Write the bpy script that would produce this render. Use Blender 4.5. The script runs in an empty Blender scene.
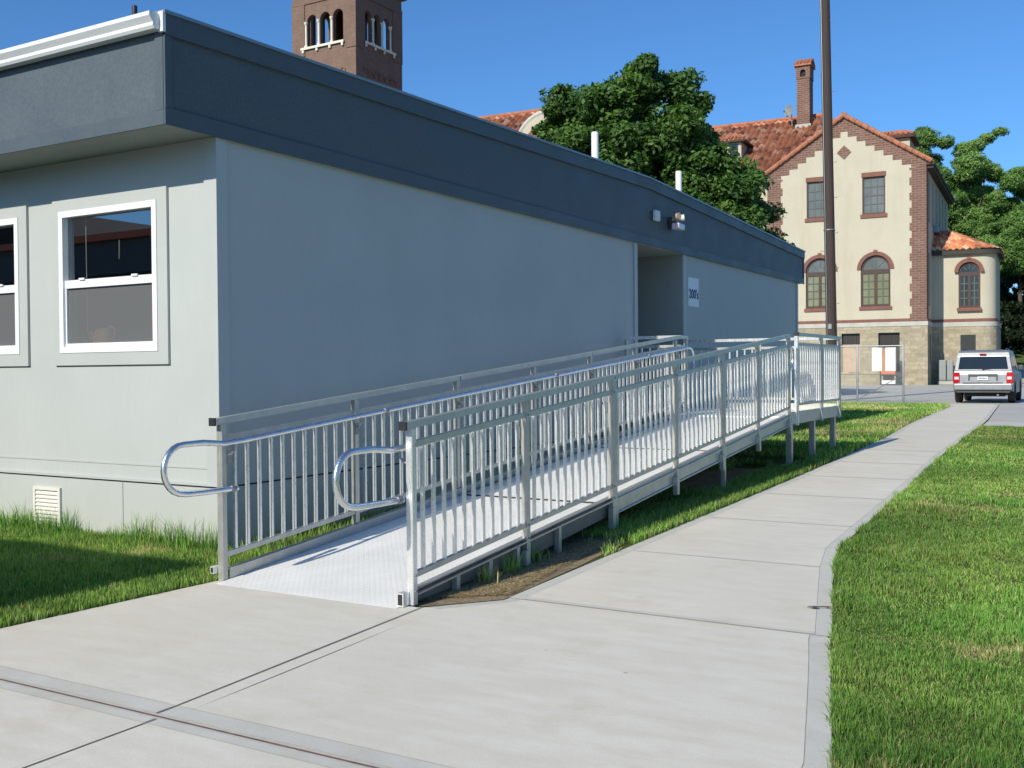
import bpy, bmesh, math, random
import numpy as np
from mathutils import Vector, Matrix
from mathutils.geometry import tessellate_polygon
random.seed(7); rng = np.random.default_rng(11)
S = bpy.context.scene; C = S.collection
PI = math.pi; R = math.radians

# ------------------------------------------------------------------ helpers
class MB:
    """collects shapes into one mesh"""
    def __init__(s): s.v = []; s.f = []
    def add(s, vs, fs):
        o = len(s.v); s.v += [tuple(p) for p in vs]; s.f += [tuple(i + o for i in f) for f in fs]; return s
    def box(s, x0, x1, y0, y1, z0, z1):
        return s.add([(x0,y0,z0),(x1,y0,z0),(x1,y1,z0),(x0,y1,z0),(x0,y0,z1),(x1,y0,z1),(x1,y1,z1),(x0,y1,z1)],
                     [(0,3,2,1),(4,5,6,7),(0,1,5,4),(1,2,6,5),(2,3,7,6),(3,0,4,7)])
    def beam(s, p0, p1, w, h):
        """bar from p0 to p1 (centre line), w across (horizontal), h vertical, ends cut plumb"""
        p0 = Vector(p0); p1 = Vector(p1); d = p1 - p0; n = Vector((-d.y, d.x, 0)).normalized() * w / 2; u = Vector((0,0,h/2))
        q = [p0 - n - u, p0 + n - u, p0 + n + u, p0 - n + u, p1 - n - u, p1 + n - u, p1 + n + u, p1 - n + u]
        return s.add(q, [(0,1,2,3),(7,6,5,4),(0,4,5,1),(1,5,6,2),(2,6,7,3),(3,7,4,0)])
    def poly(s, pts): return s.add(pts, [tuple(range(len(pts)))])
    def prism(s, pts2, m, d0, d1):
        """extrude polygon pts2 between depths d0 and d1; m(a,b,d)->3D"""
        n = len(pts2); vs = [m(a,b,d0) for a,b in pts2] + [m(a,b,d1) for a,b in pts2]
        t = tessellate_polygon([[Vector((a,b,0)) for a,b in pts2]])
        fs = [tuple(x) for x in t] + [tuple(i+n for i in reversed(x)) for x in t] + [(i,(i+1)%n,(i+1)%n+n,i+n) for i in range(n)]
        return s.add(vs, fs)
    def tube(s, pts, r, n=10, cap=True):
        pts = [Vector(p) for p in pts]; rs = r if isinstance(r,(list,tuple)) else [r]*len(pts)
        vs = []; up = None
        for i,p in enumerate(pts):
            d = (pts[min(i+1,len(pts)-1)] - pts[max(i-1,0)]).normalized()
            if up is None:
                up = Vector((0,0,1)) if abs(d.z) < .9 else Vector((1,0,0))
            a = (up - d*up.dot(d)).normalized(); up = a; b = d.cross(a)
            for k in range(n):
                t = 2*PI*k/n; vs.append(p + (a*math.cos(t) + b*math.sin(t))*rs[i])
        fs = [(i*n+k, i*n+(k+1)%n, (i+1)*n+(k+1)%n, (i+1)*n+k) for i in range(len(pts)-1) for k in range(n)]
        if cap: fs += [tuple(range(n-1,-1,-1)), tuple((len(pts)-1)*n+k for k in range(n))]
        return s.add(vs, fs)
    def wall(s, m, outer, holes=(), reveal=0.):
        """flat wall with openings; m(a,b,d)->3D, reveal strips go to depth 'reveal'"""
        loops = [outer] + list(holes); fl = [p for l in loops for p in l]
        t = tessellate_polygon([[Vector((a,b,0)) for a,b in l] for l in loops])
        s.add([m(a,b,0) for a,b in fl], [tuple(x) for x in t])
        if reveal:
            for h in holes:
                n = len(h); s.add([m(a,b,0) for a,b in h] + [m(a,b,reveal) for a,b in h], [(i,(i+1)%n,(i+1)%n+n,i+n) for i in range(n)])
        return s
    def build(s, name, mat, parent=None, off=None, bev=0, smooth=False, seg=2):
        if off is None:
            off = Vector((0,0,0)); q = parent
            while q is not None: off = off + q.location; q = q.parent
        off = Vector(off)
        me = bpy.data.meshes.new(name); me.from_pydata([tuple(Vector(p) - off) for p in s.v], [], s.f)
        bm = bmesh.new(); bm.from_mesh(me); bmesh.ops.remove_doubles(bm, verts=bm.verts, dist=1e-5) if (bev or smooth) else None
        bmesh.ops.recalc_face_normals(bm, faces=bm.faces)
        if bev: bmesh.ops.bevel(bm, geom=list(bm.edges), offset=bev, segments=seg, affect='EDGES', profile=.5, clamp_overlap=True)
        uvl = bm.loops.layers.uv.new('UVMap')
        for f in bm.faces:
            n = f.normal
            if abs(n.z) > .95: U, V = Vector((1,0,0)), Vector((0,1,0))
            else:
                U = Vector((0,0,1)).cross(n).normalized(); V = n.cross(U)
            for l in f.loops: l[uvl].uv = (l.vert.co.dot(U), l.vert.co.dot(V))
            f.smooth = smooth
        bm.to_mesh(me); bm.free()
        me.materials.append(mat); o = bpy.data.objects.new(name, me); C.objects.link(o)
        if parent is not None: o.parent = parent
        if smooth:
            try: me.set_sharp_from_angle(angle=R(40))
            except Exception: pass
        return o

def thing(name, label, cat, loc=(0,0,0), rz=0, group=None):
    o = bpy.data.objects.new(name, None); C.objects.link(o); o.location = loc; o.rotation_euler = (0,0,rz)
    o.empty_display_size = .2; return tag(o, label, cat, group)
def tag(o, label=None, cat=None, group=None, kind=None):
    if label: o['label'] = label
    if cat: o['category'] = cat
    if group: o['group'] = group
    if kind: o['kind'] = kind
    return o
def struct(o): o['kind'] = 'structure'; return o
def inst(src, parent, loc, name=None):
    o = src.copy(); C.objects.link(o); o.parent = parent; o.location = loc; return o
def rawmesh(name, V, F, mat, col=None, uv=None, parent=None):
    """big numpy mesh; F all same vertex count; col per vertex rgb"""
    me = bpy.data.meshes.new(name); nv = len(V); nf, k = F.shape
    me.vertices.add(nv); me.vertices.foreach_set('co', V.astype(np.float32).ravel())
    me.loops.add(nf*k); me.loops.foreach_set('vertex_index', F.astype(np.int32).ravel())
    me.polygons.add(nf); me.polygons.foreach_set('loop_start', np.arange(0, nf*k, k, dtype=np.int32))
    me.update(calc_edges=True)
    if col is not None:
        a = me.color_attributes.new('Col', 'FLOAT_COLOR', 'POINT')
        a.data.foreach_set('color', np.concatenate([col, np.ones((nv,1))],1).astype(np.float32).ravel())
    if uv is not None:
        l = me.uv_layers.new(name='UVMap'); l.data.foreach_set('uv', uv[F.ravel()].astype(np.float32).ravel())
    me.materials.append(mat); o = bpy.data.objects.new(name, me); C.objects.link(o)
    if parent is not None: o.parent = parent
    return o

# ------------------------------------------------------------------ materials
class NT:
    def __init__(s, name):
        s.m = bpy.data.materials.new(name); s.m.use_nodes = True; s.t = s.m.node_tree; s.n = s.t.nodes; s.l = s.t.links
        s.b = s.n['Principled BSDF']; s.out = s.n['Material Output']
    def new(s, ty, **kw):
        n = s.n.new(ty)
        for k,v in kw.items():
            if hasattr(n, k): setattr(n, k, v)
            else: n.inputs[k.replace('_',' ')].default_value = v
        return n
    def noise(s, scale, vec=None, detail=6, rough=.55, dim=None):
        n = s.new('ShaderNodeTexNoise'); n.inputs['Scale'].default_value = scale; n.inputs['Detail'].default_value = detail
        n.inputs['Roughness'].default_value = rough
        if vec: s.l.new(vec, n.inputs['Vector'])
        return n.outputs[0]
    def coord(s, kind='Object', stretch=None):
        c = s.new('ShaderNodeTexCoord').outputs[kind]
        if stretch:
            m = s.new('ShaderNodeMapping'); m.inputs['Scale'].default_value = stretch; s.l.new(c, m.inputs['Vector']); c = m.outputs[0]
        return c
    def ramp(s, fac, stops):
        r = s.new('ShaderNodeValToRGB'); e = r.color_ramp.elements
        while len(e) < len(stops): e.new(.5)
        for i,(p,c) in enumerate(stops):
            e[i].position = p; e[i].color = (*c, 1) if len(c) == 3 else c
        s.l.new(fac, r.inputs[0]); return r.outputs[0]
    def mix(s, fac, a, b, mode='MIX'):
        m = s.new('ShaderNodeMix'); m.data_type = 'RGBA'; m.blend_type = mode
        for sock, v in ((m.inputs[0], fac), (m.inputs[6], a), (m.inputs[7], b)):
            if isinstance(v, (int,float)): sock.default_value = v
            elif isinstance(v, tuple): sock.default_value = (*v, 1)
            else: s.l.new(v, sock)
        return m.outputs[2]
    def maprange(s, v, a, b, c=0., d=1.):
        m = s.new('ShaderNodeMapRange'); m.inputs[1].default_value = a; m.inputs[2].default_value = b; m.inputs[3].default_value = c; m.inputs[4].default_value = d
        s.l.new(v, m.inputs[0]); return m.outputs[0]
    def bump(s, h, strength=.3, dist=.01, prev=None):
        b = s.new('ShaderNodeBump'); b.inputs['Strength'].default_value = strength; b.inputs['Distance'].default_value = dist
        s.l.new(h, b.inputs['Height'])
        if prev: s.l.new(prev, b.inputs['Normal'])
        s.l.new(b.outputs[0], s.b.inputs['Normal']); return b.outputs[0]
    def col(s, c): s.l.new(c, s.b.inputs['Base Color']) if not isinstance(c, tuple) else setattr(s.b.inputs['Base Color'], 'default_value', (*c,1))
def mul(c, k): return tuple(min(1, x*k) for x in c)
def pm(name, c, rough=.6, metal=0., var=.12, scale=4., stretch=None, bump=0., bscale=60., bdist=.004, spec=.5, kind='Object', fine=.06):
    t = NT(name); v = t.coord(kind, stretch)
    n1 = t.noise(scale, v, 5); n2 = t.noise(scale*17, v, 3)
    base = t.ramp(n1, [(.3, mul(c,1-var)), (.7, mul(c,1+var))])
    f = t.maprange(n2, .3, .7, 1-fine, 1+fine)
    m = t.new('ShaderNodeVectorMath', operation='SCALE'); t.l.new(base, m.inputs[0]); t.l.new(f, m.inputs['Scale'])
    t.l.new(m.outputs[0], t.b.inputs['Base Color'])
    t.b.inputs['Metallic'].default_value = metal; t.b.inputs['Specular IOR Level'].default_value = spec
    rr = t.maprange(n1, .3, .7, max(.02,rough-.08), min(1,rough+.08)); t.l.new(rr, t.b.inputs['Roughness'])
    if bump: t.bump(t.noise(bscale, v, 4), bump, bdist)
    return t.m

# classroom paints
def panel_paint(name, c):
    t = NT(name); v = t.coord('Object', (1,1,.18)); o = t.coord('Object')
    n1 = t.noise(1.1, o, 4); n2 = t.noise(26, v, 4); n3 = t.noise(160, v, 3)
    a = t.mix(t.maprange(n1,.3,.7), mul(c,.95), mul(c,1.04)); a = t.mix(t.maprange(n2,.35,.65,0,.4), a, mul(c,.94))
    sep = t.new('ShaderNodeSeparateXYZ'); t.l.new(o, sep.inputs[0])
    dirt = t.maprange(sep.outputs[2], .05, .5, .35, 0.)
    a = t.mix(dirt, a, (.42,.40,.34)); t.col(a)
    t.b.inputs['Roughness'].default_value = .62; t.b.inputs['Specular IOR Level'].default_value = .35
    t.bump(t.mix(.5, n2, n3), .10, .002); return t.m
M = {}
M['wall'] = panel_paint('classroom wall paint', (.445,.468,.452))
M['trim'] = pm('classroom trim paint', (.43,.45,.435), .55, var=.02, scale=2, fine=.015)
M['fascia'] = pm('slate blue fascia paint', (.086,.106,.122), .55, var=.08, scale=2.2, bump=.35, bscale=70, bdist=.004, fine=.12, spec=.3)
M['fasciatrim'] = pm('slate blue trim paint', (.076,.096,.110), .5, var=.05, scale=2, spec=.35)
M['drip'] = pm('blue grey drip edge metal', (.20,.26,.30), .4, var=.05, metal=.3)
M['soffit'] = pm('soffit board', (.26,.29,.27), .7, var=.06, scale=3)
M['white'] = pm('white vinyl', (.74,.75,.76), .4, var=.02)
M['gutter'] = pm('white gutter metal', (.70,.71,.71), .35, var=.03)
M['ventwhite'] = pm('cream vent plastic', (.68,.66,.60), .5, var=.03)
M['recess'] = pm('entrance paint darkened as shade', (.27,.29,.27), .6, var=.03)  # deep shade of the entrance recess put into the paint colour
M['dark'] = pm('near black rubber', (.015,.015,.018), .6, var=.1)
M['gap'] = pm('dark gap', (.02,.022,.025), .9, var=.1)
M['roofing'] = pm('grey roof membrane', (.35,.36,.36), .8, var=.1)
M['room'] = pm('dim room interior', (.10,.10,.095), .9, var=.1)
M['blind'] = pm('white blind cord', (.75,.75,.75), .6)
M['pink'] = pm('pink plastic', (.85,.35,.32), .4)
# aluminium
def alu(name, c, rough, metal, streak=(1,1,.1)):
    t = NT(name); v = t.coord('Object', streak); o = t.coord('Object')
    n1 = t.noise(9, o, 5); n2 = t.noise(120, v, 3)
    t.col(t.mix(t.maprange(n1,.3,.7), mul(c,.86), mul(c,1.06)))
    t.b.inputs['Metallic'].default_value = metal
    t.l.new(t.maprange(n2,.3,.7,rough-.07,rough+.09), t.b.inputs['Roughness']); t.bump(n2, .06, .001); return t.m
M['alu'] = alu('mill aluminium', (.52,.51,.47), .38, .6)
M['alulit'] = alu('aluminium with sunlit tone', (.84,.84,.83), .27, .6)  # lighter copy of the aluminium, sunlit white put into its colour
M['aludark'] = alu('shaded dull aluminium', (.22,.20,.17), .6, .5)  # for the outer stringer web: dark ground reflection put into the colour
M['pipe'] = alu('polished aluminium handrail', (.74,.75,.76), .27, .95, (1,.1,1))
def deckmat():
    t = NT('aluminium tread deck'); o = t.coord('Object'); v = t.coord('Object', (1,1,0))
    n1 = t.noise(2.5, o, 5); n2 = t.noise(30, o, 4)
    t.col(t.mix(t.maprange(n1,.3,.7), (.80,.78,.73), (.92,.90,.85)))
    t.b.inputs['Metallic'].default_value = .12; t.b.inputs['Roughness'].default_value = .5
    w = t.new('ShaderNodeTexBrick'); w.inputs['Scale'].default_value = 1; w.inputs['Brick Width'].default_value = .045; w.inputs['Row Height'].default_value = .028
    w.inputs['Mortar Size'].default_value = .006; w.inputs['Mortar Smooth'].default_value = .4
    w.inputs['Color1'].default_value = (1,1,1,1); w.inputs['Color2'].default_value = (.8,.8,.8,1); w.inputs['Mortar'].default_value = (0,0,0,1)
    t.l.new(o, w.inputs['Vector']); t.bump(w.outputs['Color'], .6, .003); return t.m
M['deck'] = deckmat()

def concrete(name, c, streak=(1,1,1), joint=False):
    t = NT(name); o = t.coord('Object'); v = t.coord('Object', streak)
    n1 = t.noise(.7, o, 6); n2 = t.noise(4, v, 6, .6); n3 = t.noise(160, o, 3); n4 = t.noise(2.2, o, 8, .7)
    a = t.mix(t.maprange(n1,.3,.7), mul(c,.92), mul(c,1.05))
    a = t.mix(t.maprange(n2,.35,.7,0,.8), a, (c[0]*.87,c[1]*.85,c[2]*.81))
    a = t.mix(t.maprange(n4,.54,.72,0,.5), a, (c[0]*.78,c[1]*.72,c[2]*.62))
    a = t.mix(t.maprange(n3,.38,.62,0,.22), a, mul(c,.66))
    vo = t.new('ShaderNodeTexVoronoi'); vo.inputs['Scale'].default_value = 1.7; t.l.new(o, vo.inputs['Vector'])
    sp = t.maprange(vo.outputs[0], .012, .024, .65, 0.)
    a = t.mix(sp, a, mul(c,.35))
    n5 = t.noise(1.1, o, 9, .75); a = t.mix(t.maprange(n5,.58,.66,0,.28), a, mul(c,.80)); n6 = t.noise(.45, o, 5); a = t.mix(t.maprange(n6,.5,.75,0,.35), a, (c[0]*.92,c[1]*.86,c[2]*.76)); t.col(a)
    t.b.inputs['Roughness'].default_value = .85; t.b.inputs['Specular IOR Level'].default_value = .2
    b1 = t.bump(n3, .35, .002); br = t.noise(60, t.coord('Object',(.3,6,1)), 3); t.bump(br, .25, .002, b1); return t.m
M['conc'] = concrete('broom finished concrete', (.70,.66,.57), (.6,2.2,1))
M['concedge'] = concrete('smooth trowelled concrete edge', (.60,.585,.53))
M['concold'] = concrete('older concrete', (.58,.55,.50))
M['joint'] = pm('joint filler', (.50,.475,.42), .9, var=.1, scale=20)
M['filler'] = pm('dark joint filler', (.16,.155,.15), .9, var=.3, scale=20)
M['rustjoint'] = pm('reddish expansion joint', (.17,.10,.085), .9, var=.4, scale=12)
def asphalt():
    t = NT('worn asphalt'); o = t.coord('Object'); n1 = t.noise(.35,o,6); n2 = t.noise(90,o,3); n3 = t.noise(1.6,o,6,.7)
    a = t.mix(t.maprange(n1,.35,.65), (.44,.43,.40), (.52,.50,.45)); a = t.mix(t.maprange(n3,.5,.7,0,.5), a, (.50,.43,.33))
    a = t.mix(t.maprange(n2,.35,.65,0,.3), a, (.2,.2,.2)); t.col(a); t.b.inputs['Roughness'].default_value = .9; t.bump(n2,.4,.004); return t.m
M['asphalt'] = asphalt()
def soil(name, g, br, thr=(.45,.6)):
    t = NT(name); o = t.coord('Object'); n1 = t.noise(.9,o,6,.6); n2 = t.noise(45,o,5,.7); n3 = t.noise(9,o,5)
    a = t.mix(t.maprange(n1,*thr), g, br); a = t.mix(t.maprange(n2,.35,.65,0,.7), a, mul(g,.45)); a = t.mix(t.maprange(n3,.4,.65,0,.35), a, mul(br,1.2))
    t.col(a); t.b.inputs['Roughness'].default_value = 1; t.b.inputs['Specular IOR Level'].default_value = .1; t.bump(n2,.8,.02); return t.m
M['lawn'] = soil('lawn soil and thatch', (.075,.12,.025), (.13,.11,.05), (.5,.7))
M['field'] = soil('distant grass', (.085,.15,.03), (.13,.14,.05))
M['dirt'] = soil('straw covered dirt', (.26,.20,.13), (.38,.30,.19))
def leafmat(name, trans=.35, rough=.5):
    t = NT(name); a = t.new('ShaderNodeAttribute'); a.attribute_name = 'Col'
    t.l.new(a.outputs['Color'], t.b.inputs['Base Color']); t.b.inputs['Roughness'].default_value = rough; t.b.inputs['Specular IOR Level'].default_value = .3
    tr = t.new('ShaderNodeBsdfTranslucent'); g = t.mix(1., a.outputs['Color'], (1.15,1.25,.45), 'MULTIPLY'); t.l.new(g, tr.inputs['Color'])
    mx = t.new('ShaderNodeMixShader'); mx.inputs[0].default_value = trans; t.l.new(t.b.outputs[0], mx.inputs[1]); t.l.new(tr.outputs[0], mx.inputs[2])
    t.l.new(mx.outputs[0], t.out.inputs['Surface']); return t.m
M['grass'] = leafmat('grass blades', .3, .55); M['leaf'] = leafmat('tree leaves', .28, .5)
M['bark'] = pm('bark', (.10,.075,.055), .9, var=.3, scale=6, stretch=(1,1,.25), bump=.8, bscale=14, bdist=.03)
M['polewood'] = pm('dark creosoted pole wood', (.050,.034,.030), .85, var=.25, scale=8, stretch=(3,3,.15), bump=.5, bscale=20, bdist=.01)
# masonry
def brick(name, c1, c2, mortar, w=.30, h=.105, ms=.012, bumpd=.01):
    t = NT(name); uv = t.coord('UV'); o = t.coord('Object'); b = t.new('ShaderNodeTexBrick')
    for k,v in (('Scale',1),('Brick Width',w),('Row Height',h),('Mortar Size',ms),('Mortar Smooth',.2),('Bias',0.)): b.inputs[k].default_value = v
    b.inputs['Color1'].default_value = (*c1,1); b.inputs['Color2'].default_value = (*c2,1); b.inputs['Mortar'].default_value = (*mortar,1)
    t.l.new(uv, b.inputs['Vector']); n = t.noise(1.3,o,5); n2 = t.noise(20,o,4)
    a = t.mix(t.maprange(n,.3,.7,0,.45), b.outputs['Color'], mul(c1,.6)); a = t.mix(t.maprange(n2,.35,.65,0,.3), a, mul(c2,1.3)); t.col(a)
    t.b.inputs['Roughness'].default_value = .85; t.bump(b.outputs['Fac'], -.6, bumpd); return t.m
M['brick'] = brick('red brown brick', (.125,.055,.040), (.20,.095,.068), (.25,.19,.15), .46, .155, .028)
M['towerbrick'] = brick('tower brown brick', (.135,.076,.055), (.20,.118,.086), (.20,.14,.115), .24, .085)
M['redtrim'] = pm('red brick trim', (.19,.080,.058), .8, var=.2, scale=5, bump=.4, bscale=12, bdist=.01)
def stucco():
    t = NT('cream stucco'); o = t.coord('Object'); c = (.50,.455,.355)
    n1 = t.noise(.5,o,6,.6); n2 = t.noise(8,o,5); n3 = t.noise(.9,t.coord('Object',(1.2,1.2,.22)),6,.65)
    a = t.mix(t.maprange(n1,.3,.7), mul(c,.93), mul(c,1.04)); a = t.mix(t.maprange(n3,.5,.72,0,.55), a, (.42,.365,.27)); a = t.mix(t.maprange(n2,.35,.65,0,.25), a, mul(c,.86))
    t.col(a); t.b.inputs['Roughness'].default_value = .9; t.b.inputs['Specular IOR Level'].default_value = .15; t.bump(n2,.35,.02); return t.m
M['stucco'] = stucco()
def stonem():
    t = NT('rough coursed stone'); uv = t.coord('UV'); o = t.coord('Object')
    ns = t.noise(1.5, o, 3); vv = t.new('ShaderNodeVectorMath', operation='MULTIPLY_ADD'); t.l.new(ns, vv.inputs[0]); vv.inputs[1].default_value = (.25,.12,0); t.l.new(uv, vv.inputs[2])
    b = t.new('ShaderNodeTexBrick')
    for k,v in (('Scale',1),('Brick Width',.62),('Row Height',.27),('Mortar Size',.03),('Mortar Smooth',.6),('Bias',0.)): b.inputs[k].default_value = v
    b.inputs['Color1'].default_value = (.24,.20,.13,1); b.inputs['Color2'].default_value = (.40,.345,.24,1); b.inputs['Mortar'].default_value = (.27,.225,.16,1)
    b.offset = .37; b.squash = .7; b.squash_frequency = 3
    t.l.new(vv.outputs[0], b.inputs['Vector']); n = t.noise(3,o,6,.7); n2 = t.noise(14,o,5)
    a = t.mix(t.maprange(n,.5,.75,0,.75), b.outputs['Color'], (.14,.11,.08)); a = t.mix(t.maprange(n2,.3,.7,0,.35), a, (.52,.47,.35)); t.col(a)
    t.b.inputs['Roughness'].default_value = .9; b1 = t.bump(b.outputs['Fac'], -.9, .05); t.bump(n2,.6,.04,b1); return t.m
M['stone'] = stonem()
M['cap'] = pm('grey limestone', (.42,.41,.37), .8, var=.12, scale=2, bump=.3, bscale=10, bdist=.01)
M['ltstone'] = pm('pale carved stone', (.66,.63,.54), .8, var=.1, scale=3)
def tiles():
    t = NT('clay roof tiles'); uv = t.coord('UV'); sp = t.new('ShaderNodeSeparateXYZ'); t.l.new(uv, sp.inputs[0])
    fl = []
    for i,k in ((0,.44),(1,.50)):
        d = t.new('ShaderNodeMath', operation='DIVIDE'); t.l.new(sp.outputs[i], d.inputs[0]); d.inputs[1].default_value = k
        f = t.new('ShaderNodeMath', operation='FLOOR'); t.l.new(d.outputs[0], f.inputs[0]); fl.append(f.outputs[0])
    cb = t.new('ShaderNodeCombineXYZ'); t.l.new(fl[0], cb.inputs[0]); t.l.new(fl[1], cb.inputs[1])
    w = t.new('ShaderNodeTexWhiteNoise'); w.noise_dimensions = '2D'; t.l.new(cb.outputs[0], w.inputs['Vector'])
    a = t.ramp(w.outputs[0], [(0.,(.17,.06,.038)),(.3,(.46,.145,.068)),(.7,(.58,.225,.11)),(1.,(.78,.48,.30))])
    o = t.coord('Object'); a = t.mix(t.maprange(t.noise(1.2,o,6,.7),.45,.7,0,.35), a, (.30,.11,.06)); a = t.mix(t.maprange(t.noise(7,o,4),.5,.7,0,.3), a, (.6,.42,.3)); t.col(a)
    t.b.inputs['Roughness'].default_value = .8; t.b.inputs['Specular IOR Level'].default_value = .2; return t.m
M['tiles'] = tiles()
M['tilerim'] = pm('clay tile edge', (.38,.145,.08), .8, var=.3, scale=3)
M['brownframe'] = pm('dark brown window frame', (.05,.025,.02), .6, var=.15)
M['greenframe'] = pm('grey green sash paint', (.075,.09,.075), .6, var=.1)
def glassm(name, c, rough=.08, spec=.6):
    t = NT(name); o = t.coord('Object'); t.col(t.mix(t.maprange(t.noise(.8,o,3),.3,.7), mul(c,.75), mul(c,1.2)))
    t.b.inputs['Roughness'].default_value = rough; t.b.inputs['Specular IOR Level'].default_value = spec; t.bump(t.noise(3,o,2),.03,.02); return t.m
M['glassU'] = glassm('pale curtained window glass', (.13,.14,.14), .15, .35); M['glassL'] = glassm('greenish window glass', (.20,.21,.13), .15, .35)  # glassL: pale greenish pane colour
M['glassD'] = glassm('dark window glass', (.025,.028,.03)); M['void'] = glassm('dark basement glass', (.03,.03,.025), .3)
def pane():
    t = NT('classroom window pane'); g = t.new('ShaderNodeBsdfGlossy'); g.inputs['Roughness'].default_value = .01; g.inputs['Color'].default_value = (.92,.96,1,1)
    tr = t.new('ShaderNodeBsdfTransparent'); tr.inputs['Color'].default_value = (.72,.76,.76,1)
    f = t.new('ShaderNodeFresnel'); f.inputs[0].default_value = 1.75
    mx = t.new('ShaderNodeMixShader'); t.l.new(t.maprange(f.outputs[0],0,1,.22,1.), mx.inputs[0]); t.l.new(tr.outputs[0], mx.inputs[1]); t.l.new(g.outputs[0], mx.inputs[2])
    t.l.new(mx.outputs[0], t.out.inputs['Surface']); return t.m
M['pane'] = pane()
def screen():
    t = NT('grey insect screen'); tr = t.new('ShaderNodeBsdfTransparent'); d = t.new('ShaderNodeBsdfDiffuse'); d.inputs['Color'].default_value = (.20,.205,.205,1)
    mx = t.new('ShaderNodeMixShader'); mx.inputs[0].default_value = .60; t.l.new(tr.outputs[0], mx.inputs[1]); t.l.new(d.outputs[0], mx.inputs[2])
    t.l.new(mx.outputs[0], t.out.inputs['Surface']); return t.m
M['screen'] = screen()
M['navy'] = pm('navy ink', (.02,.02,.10), .6, var=0, fine=0); M['paper'] = pm('white sign sheet', (.78,.80,.84), .5, var=.02)
M['carsilver'] = pm('silver car paint', (.28,.285,.29), .38, metal=.35, var=.02, fine=.01); M['cargrey'] = pm('dark grey plastic', (.06,.065,.07), .5, var=.1)
M['carglass'] = glassm('tinted car glass', (.010,.013,.018), .08, .45); M['tailred'] = glassm('red tail light lens', (.45,.015,.02), .12)
M['tailwhite'] = glassm('clear lamp lens', (.7,.6,.6), .12); M['tyre'] = pm('tyre rubber', (.018,.018,.018), .8); M['rim'] = pm('alloy wheel', (.5,.5,.52), .3, metal=.8)
M['galv'] = pm('galvanised steel', (.28,.29,.30), .45, metal=.7, var=.1); M['wire'] = pm('galvanised wire', (.36,.38,.38), .5, metal=.5)
M['cabinet'] = pm('grey painted cabinet', (.25,.27,.27), .5, var=.05); M['whitebox'] = pm('white painted panel', (.70,.70,.67), .5, var=.04)
M['wood'] = pm('plywood strip', (.38,.20,.10), .7, var=.2, scale=3); M['orange'] = pm('orange red cap', (.62,.14,.06), .5); M['tan'] = pm('tan board', (.46,.34,.24), .8, var=.1)
M['copper'] = pm('weathered blue flashing', (.16,.25,.30), .6, var=.1); M['eavewood'] = pm('dark eave timber', (.045,.035,.03), .8)

# ------------------------------------------------------------------ terrain
YB0, YB1, GZ = 5.5, 15.8, .18
def gz(y): return min(max((y - YB0)*.0175, 0), GZ)
def gzn(y): return np.clip((y - YB0)*.0175, 0, GZ)
def strip(b, rows, lift):
    """rows: (y, [x0..xn]) - drape a sheet; adds the terrain break rows by interpolation"""
    ys = sorted(set([r[0] for r in rows] + [y for y in (YB0, YB1) if rows[0][0] < y < rows[-1][0]]))
    out = []
    for y in ys:
        for (a, xa), (c, xc) in zip(rows, rows[1:]):
            if a <= y <= c:
                t = (y-a)/(c-a) if c > a else 0; out.append((y, [p + (q-p)*t for p,q in zip(xa, xc)])); break
    for (y0, a), (y1, c) in zip(out, out[1:]):
        for i in range(len(a)-1):
            b.poly([(a[i],y0,gz(y0)+lift),(a[i+1],y0,gz(y0)+lift),(c[i+1],y1,gz(y1)+lift),(c[i],y1,gz(y1)+lift)])
    return b
b = MB(); strip(b, [(-300,[-600,600]),(YB0,[-600,600]),(YB1,[-600,600]),(700,[-600,600])], -.012); struct(b.build('ground', M['field']))
# lawn soil beds (sheets just above the ground)
b = MB(); strip(b, [(2.96,[-30,-5.42]),(5.0,[-30,-5.29]),(5.06,[-30,-3.63]),(5.45,[-30,-3.30]),(7.6,[-30,-3.31]),(12,[-30,-3.33]),(15.9,[-30,-3.38]),(19,[-30,-3.58]),(23.5,[-30,-3.97]),(34.2,[-30,-4.55]),(36.2,[-30,-4.9])], -.008)
struct(b.build('lawn', M['lawn']))
SWR = [(2.0,-.55),(3.72,-.89),(4.62,-1.11),(5.88,-1.40),(7.28,-1.73),(7.99,-1.86),(9.58,-1.92),(11.63,-2.0),(14.11,-2.12),(17.1,-2.25),(22.9,-2.52),(23.2,-2.53)]
b = MB(); strip(b, [(-6,[.6,14]),(0,[-.2,14])] + [(y,[x,14]) for y,x in SWR], -.008); struct(b.build('lawn', M['lawn']))
b = MB(); strip(b, [(5.1,[-5.2,-3.64]),(5.5,[-5.2,-3.31]),(6.6,[-5.2,-3.345]),(8.0,[-5.2,-3.45]),(13,[-5.2,-3.8])], -.004); struct(b.build('bare_soil', M['dirt']))
# dark joint bed under the slabs
b = MB(); strip(b, [(-6,[-9,.55]),(0,[-9,-.25]),(2.9,[-5.4,-.74])], .0012); strip(b, [(2.9,[-5.4,-.74]),(5.05,[-5.3,-1.25])], .0012)
strip(b, [(5.05,[-3.62,-1.25]),(5.46,[-3.29,-1.33]),(5.88,[-3.28,-1.42]),(7.28,[-3.30,-1.75]),(7.99,[-3.31,-1.88])] + [(y,[-3.32-.0*y,x-.02]) for y,x in ((9.58,-1.93),(14.11,-2.14))] + [(17.1,[-3.47,-2.27]),(23.2,[-3.94,-2.55]),(36.,[-4.8,-3.45])], .0012)
struct(b.build('joint_bed', M['joint']))
J = .0012
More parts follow.
